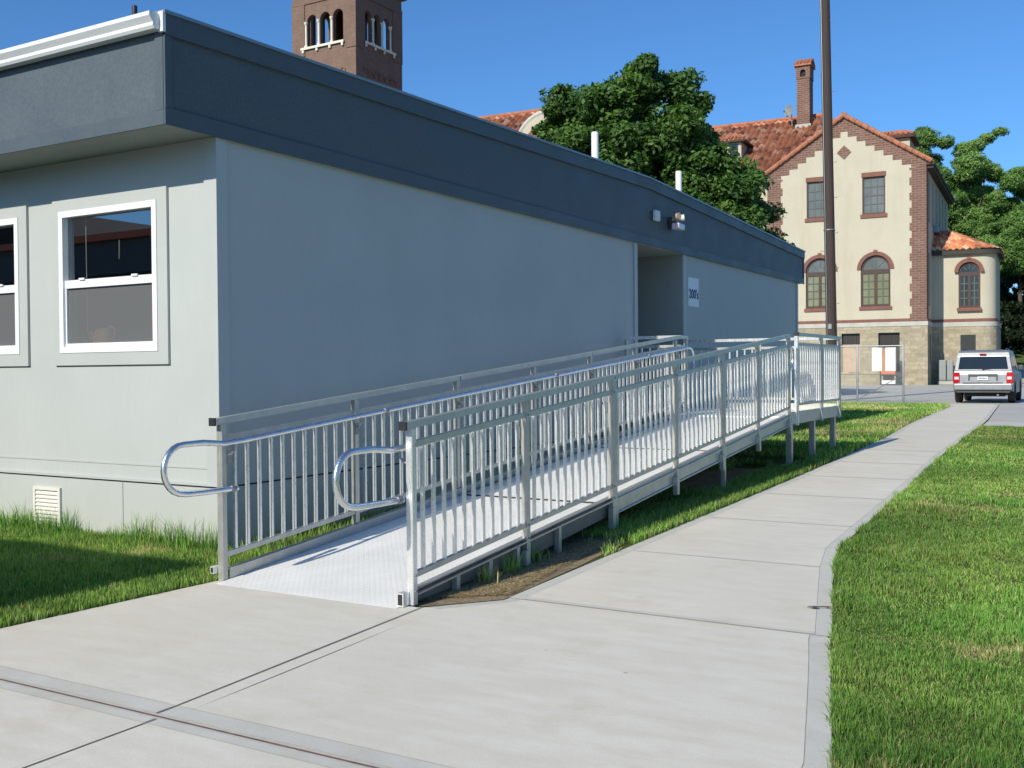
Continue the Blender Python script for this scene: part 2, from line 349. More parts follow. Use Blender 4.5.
# apron slab in front of the ramp, left of the long joint (with trowelled borders as own sheet)
b = MB(); e = MB(); r = MB()
strip(b, [(3.06,[-5.41,-3.56]),(5.03,[-5.30,-3.70])], .004); 
strip(e, [(2.95,[-5.42,-3.475]),(3.055,[-5.412,-3.475])], .004); strip(b, [(3.06,[-3.56,-3.475]),(5.03,[-3.70,-3.62])], .004)
# slab right of the long joint up to first cross joint
strip(b, [(3.06,[-3.37,-.90]),(3.72,[-3.40,-.99]),(4.62,[-3.47,-1.21]),(5.06,[-3.50,-1.32]),(5.44,[-3.20,-1.42])], .004)
strip(b, [(5.44,[-3.20,-1.42]),(5.51,[-3.19,-1.43])], .004)
strip(e, [(2.95,[-3.455,-.735]),(3.055,[-3.455,-.77])], .004); strip(b, [(3.06,[-3.456,-3.369]),(5.06,[-3.60,-3.4985])], .0045)
strip(e, [(3.06,[-.895,-.77]),(3.72,[-.985,-.89]),(4.62,[-1.205,-1.11]),(5.50,[-1.425,-1.32])], .004)
# slabs toward the viewer
strip(b, [(-6,[-9,-3.40]),(0,[-9,-3.42]),(2.84,[-5.42,-3.44])], .004); strip(b, [(-6,[-3.30,.6]),(0,[-3.32,-.2]),(2.84,[-3.34,-.72])], .004)
strip(b, [(-6,[-3.40,-3.375]),(2.84,[-3.44,-3.415])], .004); strip(b, [(-6,[-3.36,-3.30]),(2.84,[-3.40,-3.34])], .004)
strip(e, [(2.845,[-5.42,-3.42]),(2.90,[-5.42,-3.42])], .004); strip(e, [(2.845,[-3.40,-.72]),(2.90,[-3.40,-.73])], .004)
strip(r, [(2.92,[-5.42,-.73]),(2.934,[-5.42,-.735])], .002)
# walk slabs
def xl(y): return float(np.interp(y,[5.5,7.6,12,15.9,19,23.5,34.2,36.2],[-3.29,-3.31,-3.33,-3.38,-3.58,-3.97,-4.55,-4.9]))
def xr(y): return float(np.interp(y,[p[0] for p in SWR]+[26,36.2],[p[1] for p in SWR]+[-2.68,-3.40]))
js = [5.525,7.25,9.0,10.75,12.45,14.15,16.0,17.7,19.4,21.1,22.8,24.6,26.4,28.2,30.,32.,34.,36.2]
for a,c in zip(js, js[1:]):
    a2, c2 = a+(J if a < 6 else 0), c; mids = [y for y in (7.99,9.58) if a2 < y < c2]
    ys = [a2] + mids + [c2]
    strip(b, [(y,[xl(y)+.09, xr(y)-.09]) for y in ys], .004)
    strip(e, [(y,[xl(y), xl(y)+.088]) for y in ys], .004); strip(e, [(y,[xr(y)-.088, xr(y)]) for y in ys], .004)
    strip(e, [(a2,[xl(a2)+.09,xr(a2)-.09]),(a2+(.05 if a < 6 else .022),[xl(a2+.05)+.09,xr(a2+.05)-.09])], .0065)
struct(b.build('sidewalk', M['conc'])); struct(e.build('sidewalk_edging', M['concedge'])); struct(r.build('expansion_joint', M['rustjoint']))
r = MB(); strip(r, [(2.95,[-3.468,-3.460]),(5.04,[-3.612,-3.604])], .003); strip(r, [(-6,[-3.37,-3.365]),(2.90,[-3.412,-3.406])], .003); struct(r.build('control_joint', M['filler']))
# driveway and lot beyond
b = MB(); strip(b, [(23.25,[-2.50,14]),(25.2,[-2.60,14])], .004); struct(b.build('crosswalk_path', M['concold']))
b = MB(); strip(b, [(25.22,[-2.60,14]),(36.2,[-3.38,14])], -.002); strip(b, [(36.22,[-60,14]),(72.7,[-60,14])], -.002); strip(b,[(72.7,[-9.0,14]),(120,[-5,6])],-.003); struct(b.build('parking_lot', M['asphalt']))
# rising ground behind on the right
def hz(x,y): 
    t = min(max((y-78)/60,0),1); return GZ + 6.0*t*t*(3-2*t)*min(max((x+24)/9,0),1)
b = MB(); xs = [-24+4*i for i in range(0,22)]; ys = [78+6*i for i in range(0,24)]
for y0,y1 in zip(ys,ys[1:]):
    for x0,x1 in zip(xs,xs[1:]): b.poly([(x0,y0,hz(x0,y0)-.004),(x1,y0,hz(x1,y0)-.004),(x1,y1,hz(x1,y1)-.004),(x0,y1,hz(x0,y1)-.004)])
struct(b.build('hillside', M['field'], smooth=True))
b = MB()
cx = lambda y: -7.3 + max(0,y-90)*.40
for y0,y1 in zip(ys[:14],ys[1:15]):
    for i in range(4):
        xa0,xa1 = cx(y0)-2+i, cx(y0)-1+i; xb0,xb1 = cx(y1)-2+i, cx(y1)-1+i
        b.poly([(xa0,y0,hz(xa0,y0)+.03),(xa1,y0,hz(xa1,y0)+.03),(xb1,y1,hz(xb1,y1)+.03),(xb0,y1,hz(xb0,y1)+.03)])
struct(b.build('road', M['asphalt'], smooth=True))

# ------------------------------------------------------------------ grass
def vnoise(x, y, s, seed=0):
    """fractal value noise, roughly -1..1, feature size about 3/s metres"""
    o = np.zeros_like(x); amp = 1.; tot = 0.; f = s/3.
    for k in range(4):
        L = np.random.default_rng(seed*17+k).uniform(-1,1,(64,64)); u = x*f+13.7*k; v = y*f-7.1*k; iu = np.floor(u).astype(int); iv = np.floor(v).astype(int); fu = u-iu; fv = v-iv
        fu = fu*fu*(3-2*fu); fv = fv*fv*(3-2*fv); g = lambda a,b: L[a % 64, b % 64]
        o += amp*((g(iu,iv)*(1-fu)+g(iu+1,iv)*fu)*(1-fv)+(g(iu,iv+1)*(1-fu)+g(iu+1,iv+1)*fu)*fv); tot += amp*.55; amp *= .55; f *= 2.1
    return o/tot
def grass(name, pts, h, w, cols, lean=.35, seed=0):
    """pts (n,2); h,w arrays; cols (n,3)"""
    n = len(pts); r = np.random.default_rng(seed); a = r.uniform(0,2*PI,n); la = r.uniform(0,2*PI,n); l = np.abs(r.normal(0,lean,n))*h
    dx, dy = np.cos(a)*w/2, np.sin(a)*w/2; z = gzn(pts[:,1]) - .012
    V = np.zeros((n,5,3)); x, y = pts[:,0], pts[:,1]; lx, ly = np.cos(la)*l, np.sin(la)*l
    V[:,0] = np.stack([x-dx,y-dy,z],1); V[:,1] = np.stack([x+dx,y+dy,z],1)
    V[:,2] = np.stack([x-dx*.75+lx*.35,y-dy*.75+ly*.35,z+h*.6],1); V[:,3] = np.stack([x+dx*.75+lx*.35,y+dy*.75+ly*.35,z+h*.6],1)
    V[:,4] = np.stack([x+lx,y+ly,z+h*(1-.25*(l/h)**2)],1)
    F = (np.arange(n)*5)[:,None,None] + np.array([[0,1,3],[0,3,2],[2,3,4]])[None]
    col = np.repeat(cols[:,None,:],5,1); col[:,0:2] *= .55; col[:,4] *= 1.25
    return rawmesh(name, V.reshape(-1,3), F.reshape(-1,3), M['grass'], col.reshape(-1,3))
def scatter(x0,x1,y0,y1,dens,inside,seed):
    r = np.random.default_rng(seed); n = int((x1-x0)*(y1-y0)*dens); p = np.stack([r.uniform(x0,x1,n), r.uniform(y0,y1,n)],1)
    return p[inside(p[:,0],p[:,1])]
def gcol(p, seed, brown=.0, bright=1.):
    r = np.random.default_rng(seed); n = len(p); x,y = p[:,0],p[:,1]
    g = np.array([.150,.325,.055]); g2 = np.array([.32,.45,.10]); br = np.array([.48,.40,.20]); dk = np.array([.075,.18,.035])
    t = np.clip(vnoise(x,y,3.,seed+1)*.5+.5,0,1)[:,None]; c = g*(1-t)+g2*t
    u = (r.uniform(0,1,n) < .22)[:,None]; c = np.where(u, dk, c)
    bp = np.clip((vnoise(x,y,2.6,seed+2)+brown)*1.5-.75,0,.6) + .07; c = np.where((r.uniform(0,1,n) < bp)[:,None], br*r.uniform(.8,1.25,(n,1)), c)
    return c*r.uniform(.65,1.35,(n,1))*bright*(1+.28*np.clip(vnoise(x,y,1.6,seed+5)*1.6,-1,1))[:,None]
SX = np.array([p[1] for p in SWR]); SY = np.array([p[0] for p in SWR])
def rightlawn(): 
    P = []; 
    edge = lambda y: np.interp(y, SY, SX)
    for (y0,y1,d) in ((2.2,4.6,19000),(4.6,6.5,15000),(6.5,9.5,10000),(9.5,14,5000),(14,23.1,2400)):
        P.append(scatter(-2.7,.4,y0,y1,d,lambda x,y: (x > edge(y)-.012*np.random.default_rng(3).uniform(0,1,len(x))) & (x < -.075*y+.25),int(y0*10)))
        P.append(scatter(-2.2,6,y0,y1,d*.12,lambda x,y: (x > edge(y)) & (x >= -.075*y+.25),int(y0*10)+1))
    p = np.concatenate(P); n = len(p); y = p[:,1]; r = np.random.default_rng(5)
    w = np.interp(y,[3,8,14,23],[.0028,.0048,.008,.014])*r.uniform(.7,1.3,n); far = p[:,0] > -.075*y+.25; w = np.where(far, w*2.6, w)
    h = np.interp(y,[3,10,23],[.038,.034,.032])*r.uniform(.4,1.4,n)*(1+.7*vnoise(p[:,0],y,9,9)); h = np.maximum(h,.015)
    near = p[:,0] < edge(y)+.10; h = np.where(near, h*1.35, h)
    return p, h, w
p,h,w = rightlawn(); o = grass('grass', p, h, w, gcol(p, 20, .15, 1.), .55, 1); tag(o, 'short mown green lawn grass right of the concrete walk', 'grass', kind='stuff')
# left lawn
def leftlawn():
    def ins(x,y): return (x < np.interp(y,[2.9,5.05],[-5.42,-5.30])) & (y < 5.92)
    P = [scatter(-9.8,-5.25,2.95,5.93,9000,ins,31), scatter(-22,-9.8,-1,5.93,500,ins,33)]; p = np.concatenate(P); n = len(p); r = np.random.default_rng(6); y = p[:,1]
    h = r.uniform(.025,.07,n)*(1+.3*vnoise(p[:,0],y,4,4)); w = np.where(p[:,0] < -9.8,.016,.0055)*r.uniform(.7,1.3,n)
    # tall unmown blades against the wall
    m = int(3600); q = np.stack([r.uniform(-9.8,-6.15,m), 5.92-np.abs(r.normal(0,.11,m))],1); q = q[(vnoise(q[:,0],q[:,1],5,8) > -.9)]
    hq = np.abs(r.normal(.06,.075,len(q)))+.03; hq *= (1+.6*vnoise(q[:,0],q[:,1]*0,7,12)); hq = np.clip(hq,.03,.30)
    p2 = np.concatenate([p,q]); return p2, np.concatenate([h,hq]), np.concatenate([w, np.full(len(q),.0055)]), n
p,h,w,n0 = leftlawn(); c = gcol(p, 50, -.1, 1.); c[n0:] *= np.array([.75,.95,.8])
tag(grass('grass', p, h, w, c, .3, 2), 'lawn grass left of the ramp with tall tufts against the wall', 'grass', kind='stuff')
def midlawn():
    def ins(x,y): return (x < np.interp(y,[5.5,7.6,12,15.9,19,23.5,34.2,36.2],[-3.29,-3.31,-3.33,-3.38,-3.58,-3.97,-4.55,-4.9]))
    P = [scatter(-6.2,-3.2,5.1,9.,1500,lambda x,y: ins(x,y) & (x < -3.4) & ((x < -5.1) | (vnoise(x,y,5,77) > .45)),61), scatter(-3.85,-3.25,7.0,13,7000,lambda x,y: ins(x,y) & (vnoise(x,y,6,78) > -.9+ (9.6-y)*.4) & (x > -3.85+.25*vnoise(x,y,9,5)),62),
         scatter(-6.2,-3.2,9.,16,1400,lambda x,y: ins(x,y) & ((x < -5.6) | (x > -3.75) | (y > 14.5) | (vnoise(x,y,4,79) > .4)),63), scatter(-6.6,-3.3,16,24,1100,ins,64), scatter(-11,-3.3,24,36.1,420,ins,65), scatter(-14,-6.2,23.2,36.1,150,ins,66)]
    p = np.concatenate(P); p = p[~((p[:,0] > -5.27) & (p[:,0] < -3.66) & (p[:,1] < 7.6))]; n = len(p); r = np.random.default_rng(8); y = p[:,1]
    h = np.interp(y,[5,10,30],[.06,.07,.06])*r.uniform(.5,1.5,n); w = np.interp(y,[5,12,20,36],[.006,.009,.018,.034])*r.uniform(.7,1.3,n); return p,h,w
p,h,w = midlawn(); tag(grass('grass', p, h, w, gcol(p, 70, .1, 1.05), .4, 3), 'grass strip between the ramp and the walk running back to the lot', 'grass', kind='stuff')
# straw litter on the bare soil
r = np.random.default_rng(9); n = 42000; p = np.stack([r.uniform(-4.5,-3.33,n), 5.2+4.4*r.uniform(0,1,n)**1.3],1); p = p[p[:,0] < np.interp(p[:,1],[5.3,5.6,9.2],[-3.7,-3.33,-3.7])]; n = len(p)
a = r.uniform(0,2*PI,n); L = r.uniform(.02,.08,n); z = gzn(p[:,1])+r.uniform(.0,.014,n); V = np.zeros((n,3,3)); V[:,0] = np.stack([p[:,0],p[:,1],z],1)
V[:,1] = np.stack([p[:,0]+np.cos(a)*L,p[:,1]+np.sin(a)*L,z+r.uniform(-.004,.012,n)],1); V[:,2] = V[:,0]+np.stack([-np.sin(a)*.005,np.cos(a)*.005,0*a],1)
c = np.repeat((np.array([.60,.48,.29])*r.uniform(.4,1.3,(n,1)))[:,None,:],3,1)
tag(rawmesh('straw_litter', V.reshape(-1,3), np.arange(n*3).reshape(-1,3), M['grass'], c.reshape(-1,3)), 'loose dry straw on the bare soil beside the ramp', 'straw', kind='stuff')

# ------------------------------------------------------------------ modular classroom
XW, YW, YE, ZS = -6.21, 5.94, 22.98, 3.29      # wall planes, soffit
XL = -20.
FX, FY, FYE = -6.17, 5.40, 23.42               # fascia faces
APX, ZA, ZE0, ZE1 = 14.6, 4.285, 4.10, 4.00
cl = thing('modular_classroom', 'long pale grey modular classroom with slate blue fascia beside the ramp', 'building', (XW, YW, 0))
mX = lambda a,z,d: (XW - d, a, z)               # ramp side wall: a = Y
mY = lambda a,z,d: (a, YW + d, z)               # window wall: a = X
DY0, DY1 = 14.19, 16.05
b = MB(); b.wall(mX, [(YW,-.15),(YE,-.15),(YE,ZS),(YW,ZS)], [[(DY0,.78),(DY1,.78),(DY1,3.27),(DY0,3.27)]], 0)
wins = [(-8.14,-6.88),(-9.98,-8.72)]
b.wall(mY, [(XL,-.15),(XW,-.15),(XW,ZS),(XL,ZS)], [[(x0,1.60),(x1,1.60),(x1,2.85),(x0,2.85)] for x0,x1 in wins], .0)
b.poly([(XL,YW,-.15),(XL,YE,-.15),(XL,YE,ZS),(XL,YW,ZS)]); b.poly([(XW,YE,-.15),(XL,YE,-.15),(XL,YE,ZS),(XW,YE,ZS)])
b.build('wall', M['wall'], cl)
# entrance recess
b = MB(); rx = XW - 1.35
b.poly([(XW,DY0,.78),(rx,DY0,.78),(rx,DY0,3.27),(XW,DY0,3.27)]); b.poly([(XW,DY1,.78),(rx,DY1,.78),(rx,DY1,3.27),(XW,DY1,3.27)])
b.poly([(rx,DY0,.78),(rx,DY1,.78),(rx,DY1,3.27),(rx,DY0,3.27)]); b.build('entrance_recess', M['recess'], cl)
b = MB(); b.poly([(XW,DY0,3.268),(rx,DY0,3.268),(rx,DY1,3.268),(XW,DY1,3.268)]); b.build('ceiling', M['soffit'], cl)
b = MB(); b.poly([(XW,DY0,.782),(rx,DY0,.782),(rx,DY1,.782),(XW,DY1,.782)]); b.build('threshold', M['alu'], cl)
b = MB(); b.box(rx+.01,rx+.05,DY0+.45,DY1-.45,.79,2.85); d = b.build('door', M['trim'], cl)
b = MB(); b.tube([(rx+.05,DY0+.55,1.75),(rx+.11,DY0+.55,1.75),(rx+.11,DY0+.67,1.75)],.012,8); b.build('handle', M['galv'], d)
b = MB()
for y0,y1 in ((DY0-.11,DY0-.0),(DY1+.0,DY1+.11)): b = MB(); b.box(XW+.003,XW+.022,y0,y1,.78,ZS-.002); b.build('door_trim', M['trim'], cl)
# corner boards, battens
b = MB(); b.box(XW-.12,XW+.02,YW-.02,YW-.003,.52,ZS-.003); b.box(XW+.003,XW+.02,YW-.003,YW+.10,.52,ZS-.003); b.build('corner_trim', M['trim'], cl); b = MB(); b.box(XW+.003,XW+.02,YE-.10,YE+.01,.52,ZS-.003); b.build('corner_trim', M['trim'], cl)
b = MB(); b.box(XL,XW-.0,YW-.028,YW-.004,.505,.52); b.box(XL,XW,YW-.006,YW-.002,.640,.655); b.build('flashing', M['trim'], cl)
b = MB(); b.box(XL,XW+.014,YW-.014,YW-.003,-.12,.490); b.box(XW+.003,XW+.014,YW-.003,YE,-.12,.490); b.build('skirting', M['wall'], cl)
b = MB(); b.box(XL,XW+.012,YW-.010,YW-.002,.488,.506); b.box(XW+.002,XW+.011,YW,YE,.488,.502)
for x in (-7.35,-9.8): b.box(x,x+.004,YW-.016,YW-.013,-.1,.488)
b.build('skirting_gap', M['gap'], cl)
# windows
def window(x0,x1,first):
    z0,z1 = 1.60,2.85
    w = bpy.data.objects  # casing is the window's top part
    c = MB()
    for bx in ((x0-.09,x1+.12,z0-.11,z0-.002),(x0-.09,x1+.12,z1+.002,z1+.10),(x0-.09,x0-.002,z0-.002,z1+.002),(x1+.002,x1+.12,z0-.002,z1+.002)): c.box(bx[0],bx[1],YW-.024,YW-.003,bx[2],bx[3])
    win = c.build('window', M['trim'], cl)
    f = MB(); t = .055
    for bx in ((x0,x1,z0,z0+t),(x0,x1,z1-t,z1),(x0,x0+t,z0+t,z1-t),(x1-t,x1,z0+t,z1-t)): f.box(bx[0],bx[1],YW-.03,YW+.07,bx[2],bx[3])
    zm = 2.205; f.box(x0+t,x1-t,YW-.012,YW+.05,zm-.035,zm+.035); f.build('frame', M['white'], win)
    f = MB(); f.box(x0+t,x1-t,YW-.010,YW+.02,z0+t,z0+t+.028)
    f.box(x0+t,x0+t+.02,YW-.008,YW+.02,z0+t+.028,zm-.035); f.box(x1-t-.02,x1-t,YW-.008,YW+.02,z0+t+.028,zm-.035)
    for xx in (x0+.30,x1-.28): f.box(xx-.035,xx+.035,YW-.026,YW-.012,zm+.030,zm+.048)
    f.build('sash', M['white'], win)
    g = MB(); g.poly([(x0+t,YW+.03,zm+.035),(x1-t,YW+.03,zm+.035),(x1-t,YW+.03,z1-t),(x0+t,YW+.03,z1-t)]); g.build('pane', M['pane'], win)
    g = MB(); g.poly([(x0+t,YW+.04,z0+t),(x1-t,YW+.04,z0+t),(x1-t,YW+.04,zm-.035),(x0+t,YW+.04,zm-.035)]); g.build('pane', M['pane'], win)
    g = MB(); g.poly([(x0+t+.02,YW+.012,z0+t+.03),(x1-t-.02,YW+.012,z0+t+.03),(x1-t-.02,YW+.012,zm-.035),(x0+t+.02,YW+.012,zm-.035)]); g.build('screen', M['screen'], win)
    g = MB(); g.tube([(x0+.22,YW+.09,z1-.05),(x0+.225,YW+.09,z0+.20),(x0+.25,YW+.09,z0+.13),(x0+.33,YW+.09,z0+.11)],.004,6)
    g.tube([(x0+.66,YW+.09,z1-.28),(x0+.655,YW+.09,z1-.44)],.004,6); g.build('blind_cord', M['blind'], win)
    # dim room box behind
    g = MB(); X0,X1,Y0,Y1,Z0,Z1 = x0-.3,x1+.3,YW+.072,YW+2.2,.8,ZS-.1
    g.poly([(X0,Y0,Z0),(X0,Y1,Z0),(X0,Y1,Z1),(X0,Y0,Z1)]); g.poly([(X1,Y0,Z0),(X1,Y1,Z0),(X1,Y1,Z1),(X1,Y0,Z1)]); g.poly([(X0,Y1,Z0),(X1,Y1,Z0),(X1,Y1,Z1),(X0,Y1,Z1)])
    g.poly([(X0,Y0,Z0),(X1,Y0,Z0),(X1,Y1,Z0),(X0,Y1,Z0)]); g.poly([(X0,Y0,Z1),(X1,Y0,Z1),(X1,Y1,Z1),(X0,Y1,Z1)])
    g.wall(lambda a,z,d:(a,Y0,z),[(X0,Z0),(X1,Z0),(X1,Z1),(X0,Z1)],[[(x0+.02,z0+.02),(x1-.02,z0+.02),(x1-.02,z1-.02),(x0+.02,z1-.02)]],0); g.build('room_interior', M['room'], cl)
    f = MB(); f.box(x0+.02,x1-.02,YW+.074,YW+.22,z0-.01,z0+.02); f.build('sill', M['white'], win)
window(*wins[0], True); window(*wins[1], False)
# pink watering jug on the sill inside
jg = thing('watering_jug', 'pink plastic watering jug on the sill behind the window screen', 'jug', (-7.76,6.08,1.622))
b = MB(); prof = [(0,.0),(.10,.0),(.115,.08),(.10,.16),(.07,.19),(.06,.185)]
n = 16; vs = [(-7.76+r_*math.cos(2*PI*k/n), 6.08+r_*.7*math.sin(2*PI*k/n), 1.624+z_) for r_,z_ in prof for k in range(n)]
b.add(vs, [(i*n+k,i*n+(k+1)%n,(i+1)*n+(k+1)%n,(i+1)*n+k) for i in range(len(prof)-1) for k in range(n)]); b.build('body', M['pink'], jg, smooth=True)
b = MB(); b.tube([(-7.70,6.08,1.70),(-7.62,6.08,1.75),(-7.61,6.08,1.80),(-7.66,6.08,1.83),(-7.74,6.08,1.80)],.012,8); b.build('handle', M['pink'], jg, smooth=True)
b = MB(); b.tube([(-7.83,6.08,1.66),(-7.90,6.08,1.74),(-7.94,6.08,1.79)],[.018,.013,.009],8); b.build('spout', M['pink'], jg, smooth=True)
# crawl space vent
v = MB(); x0,x1,z0,z1 = -8.545,-8.165,.015,.40
for bx in ((x0,x1,z0,z0+.03),(x0,x1,z1-.03,z1),(x0,x0+.03,z0+.03,z1-.03),(x1-.03,x1,z0+.03,z1-.03)): v.box(bx[0],bx[1],YW-.035,YW-.0145,bx[2],bx[3])
vt = v.build('floor_vent', M['ventwhite'], cl)
v = MB(); k = 9
for i in range(k):
    z = z0+.035+(z1-z0-.07)*i/k; v.add([(x0+.03,YW-.032,z),(x1-.03,YW-.032,z),(x1-.03,YW-.017,z+.026),(x0+.03,YW-.017,z+.026),(x0+.03,YW-.032,z+.010),(x1-.03,YW-.032,z+.010),(x1-.03,YW-.017,z+.030),(x0+.03,YW-.017,z+.030)],[(0,1,2,3),(4,7,6,5),(0,4,5,1),(3,2,6,7)])
v.build('louvre', M['ventwhite'], vt)
v = MB(); v.poly([(x0+.03,YW-.0155,z0+.03),(x1-.03,YW-.0155,z0+.03),(x1-.03,YW-.0155,z1-.03),(x0+.03,YW-.0155,z1-.03)]); v.build('backing', M['gap'], vt)
# soffits, fascia
def ztop(y): return float(np.interp(y,[FY,APX,FYE],[ZE0,ZA,ZE1]))
b = MB(); b.box(XL-.3,FX-.02,FY+.02,YW-.003,ZS,ZS+.012); b.build('soffit', M['soffit'], cl); b = MB(); b.box(XL-.3,FX-.02,YE+.01,FYE-.02,ZS,ZS+.012); b.build('soffit', M['soffit'], cl)
fs = MB(); prof = [(FY+.02,ZS),(FYE-.02,ZS),(FYE-.02,ztop(FYE)-.02),(APX,ZA-.02),(FY+.02,ztop(FY)-.02)]
fs.prism(prof, lambda a,z,d:(FX-d,a,z), .012, .05)
fs.box(XL-.3,FX-.05,FY+.012,FY+.05,ZS,ZE0-.03); fs.box(XL-.3,FX-.05,FYE-.05,FYE-.012,ZS,ZE1-.03); fs.box(XL-.35,XL-.3,FY+.012,FYE-.012,ZS,4.0)
fa = fs.build('fascia', M['fascia'], cl)
t = MB()
t.box(FX-.012,FX+.004,FY,FYE,ZS-.012,ZS+.115); t.box(FX-.012,FX+.006,FY,FY+.07,ZS+.116,ztop(FY)-.03)
t.box(FX-.012,FX+.006,FYE-.07,FYE,ZS+.116,ztop(FYE)-.03)
for a,c in ((FY,APX),(APX,FYE)): t.prism([(a,ztop(a)-.155),(c,ztop(c)-.155),(c,ztop(c)-.004),(a,ztop(a)-.004)], lambda p,z,d:(FX+d,p,z), -.012, .018)
t.box(XL-.3,FX-.013,FY-.002,FY+.011,ZS-.012,ZS+.10); t.box(FX-.10,FX-.013,FY-.004,FY+.011,ZS+.101,ZE0-.04); t.build('fascia_trim', M['fasciatrim'], fa)
t = MB()
for a,c in ((FY-.02,APX),(APX,FYE+.02)): t.prism([(a,ztop(a)-.003),(c,ztop(c)-.003),(c,ztop(c)+.022),(a,ztop(a)+.022)], lambda p,z,d:(FX+d,p,z), -.10, .034)
t.build('drip_edge', M['drip'], fa)
b = MB()
b.prism([(FY+.01,ZE0-.06),(FYE-.01,ZE1-.06),(FYE-.01,ZE1-.005),(APX,ZA-.005),(FY+.01,ZE0-.005)], lambda a,z,d:(FX-d,a,z), .10, abs(XL)-5.8); b.build('roof', M['roofing'], cl)
# K-style gutter along the window side
g = MB(); gp_ = [(0,.0),(-.07,0),(-.085,.02),(-.085,.045),(-.118,.085),(-.118,.115),(-.112,.115),(-.112,.088),(-.08,.05),(-.078,.024),(-.068,.006),(-.006,.006),(-.006,.115),(0,.115)]
g.prism(gp_, lambda a,z,d:(d, FY-.004+a, ZE0-.125+z), XL-.3, FX-.02); gu = g.build('gutter', M['gutter'], cl)
g = MB(); g.prism([(0,0),(-.07,0),(-.085,.02),(-.085,.045),(-.118,.085),(-.118,.115),(0,.115)], lambda a,z,d:(FX-.019+d, FY-.004+a, ZE0-.125+z), 0, .004)
g.box(FX-.03,FX+.022,FY-.03,FY-.0025,ZE0-.14,ZE0+.01); g.build('end_cap', M['gutter'], gu)
# roof pipes
for (x,y,zt,rr,m) in ((-6.58,13.59,4.84,.052,'white'),(-6.46,16.56,4.74,.052,'white'),(-7.80,6.49,4.78,.024,'dark')):
    b = MB(); b.tube([(x,y,4.05),(x,y,zt-.01),(x,y,zt)],[rr,rr,rr*.9],14); b.build('vent_pipe', M[m], cl, smooth=True)
# fixtures on the fascia
wl = thing('security_light', 'twin head security floodlight on the fascia above the entrance', 'light', (FX,15.42,3.70))
b = MB(); b.box(FX+.014,FX+.06,15.34,15.56,3.62,3.80); b.build('housing', M['eavewood'], wl, bev=.008)
b = MB(); b.box(FX+.061,FX+.19,15.33,15.60,3.60,3.70); b.build('diffuser', M['tailwhite'], wl, bev=.02)
for dy in (-.07,.07):
    b = MB(); b.tube([(FX+.06,15.45+dy,3.74),(FX+.11,15.45+dy*1.2,3.79),(FX+.19,15.45+dy*1.6,3.80)],[.02,.045,.055],12); b.build('lamp_head', M['tan'] if dy < 0 else M['whitebox'], wl, smooth=True)
jb = MB(); jb.box(FX+.004,FX+.06,14.72,14.90,3.67,3.83); o = jb.build('junction_box', M['whitebox'], None, off=(0,0,0), bev=.012); tag(o, 'small pale junction box on the fascia left of the floodlight', 'electrical box')
sg = thing('room_sign', "white paper sign reading 200's on the wall right of the entrance", 'sign', (XW,16.54,2.45))
b = MB(); b.box(XW+.003,XW+.010,16.30,16.78,2.45,2.93); b.build('sheet', M['paper'], sg)
def text(s, size, mat, parent, mw, name='lettering'):
    cu = bpy.data.curves.new(name,'FONT'); cu.body = s; cu.size = size; cu.align_x = 'CENTER'; cu.align_y = 'CENTER'; cu.extrude = .002; cu.offset = size*.012
    o = bpy.data.objects.new('tmp', cu); C.objects.link(o); bpy.context.view_layer.update(); me = bpy.data.meshes.new_from_object(o); bpy.data.objects.remove(o)
    me.transform(mw); me.materials.clear(); me.materials.append(mat); o = bpy.data.objects.new(name, me); C.objects.link(o); o.parent = parent; return o
text("200's", .215, M['navy'], sg, Matrix.Translation((.013,0,.20)) @ Matrix(((0,0,1,0),(1,0,0,0),(0,1,0,0),(0,0,0,1))))

# ------------------------------------------------------------------ ramp
XO, XI, Y0R, Y1R = -3.70, -5.256, 5.05, 13.38
def dk(y): return .028 + .0885*(min(y,13.45)-5.07)
LZ = .78
rp = thing('wheelchair_ramp', 'sloping aluminium wheelchair ramp with picket railings up to the landing', 'ramp', (-4.48, Y0R, 0))
b = MB(); n = 12
b.add([(XI+.03,Y0R-.10,.0055),(XO-.03,Y0R-.10,.0055),(XO-.03,Y1R,dk(Y1R)),(XI+.03,Y1R,dk(Y1R)),(XI+.03,Y0R-.10,.0046),(XO-.03,Y0R-.10,.0046),(XO-.03,Y1R,dk(Y1R)-.04),(XI+.03,Y1R,dk(Y1R)-.04)],[(0,1,2,3),(7,6,5,4),(0,4,5,1),(1,5,6,2),(3,2,6,7),(0,3,7,4)])
b.build('deck', M['deck'], rp)
b = MB(); b.box(XI+.04,XO-.04,10.705,10.712,dk(10.71)-.01,dk(10.71)+.003); b.build('deck_seam', M['gap'], rp); b = MB(); b.box(XI+.04,XO-.04,7.945,7.955,dk(7.95)-.01,dk(7.95)+.004); b.build('deck_seam', M['gap'], rp)
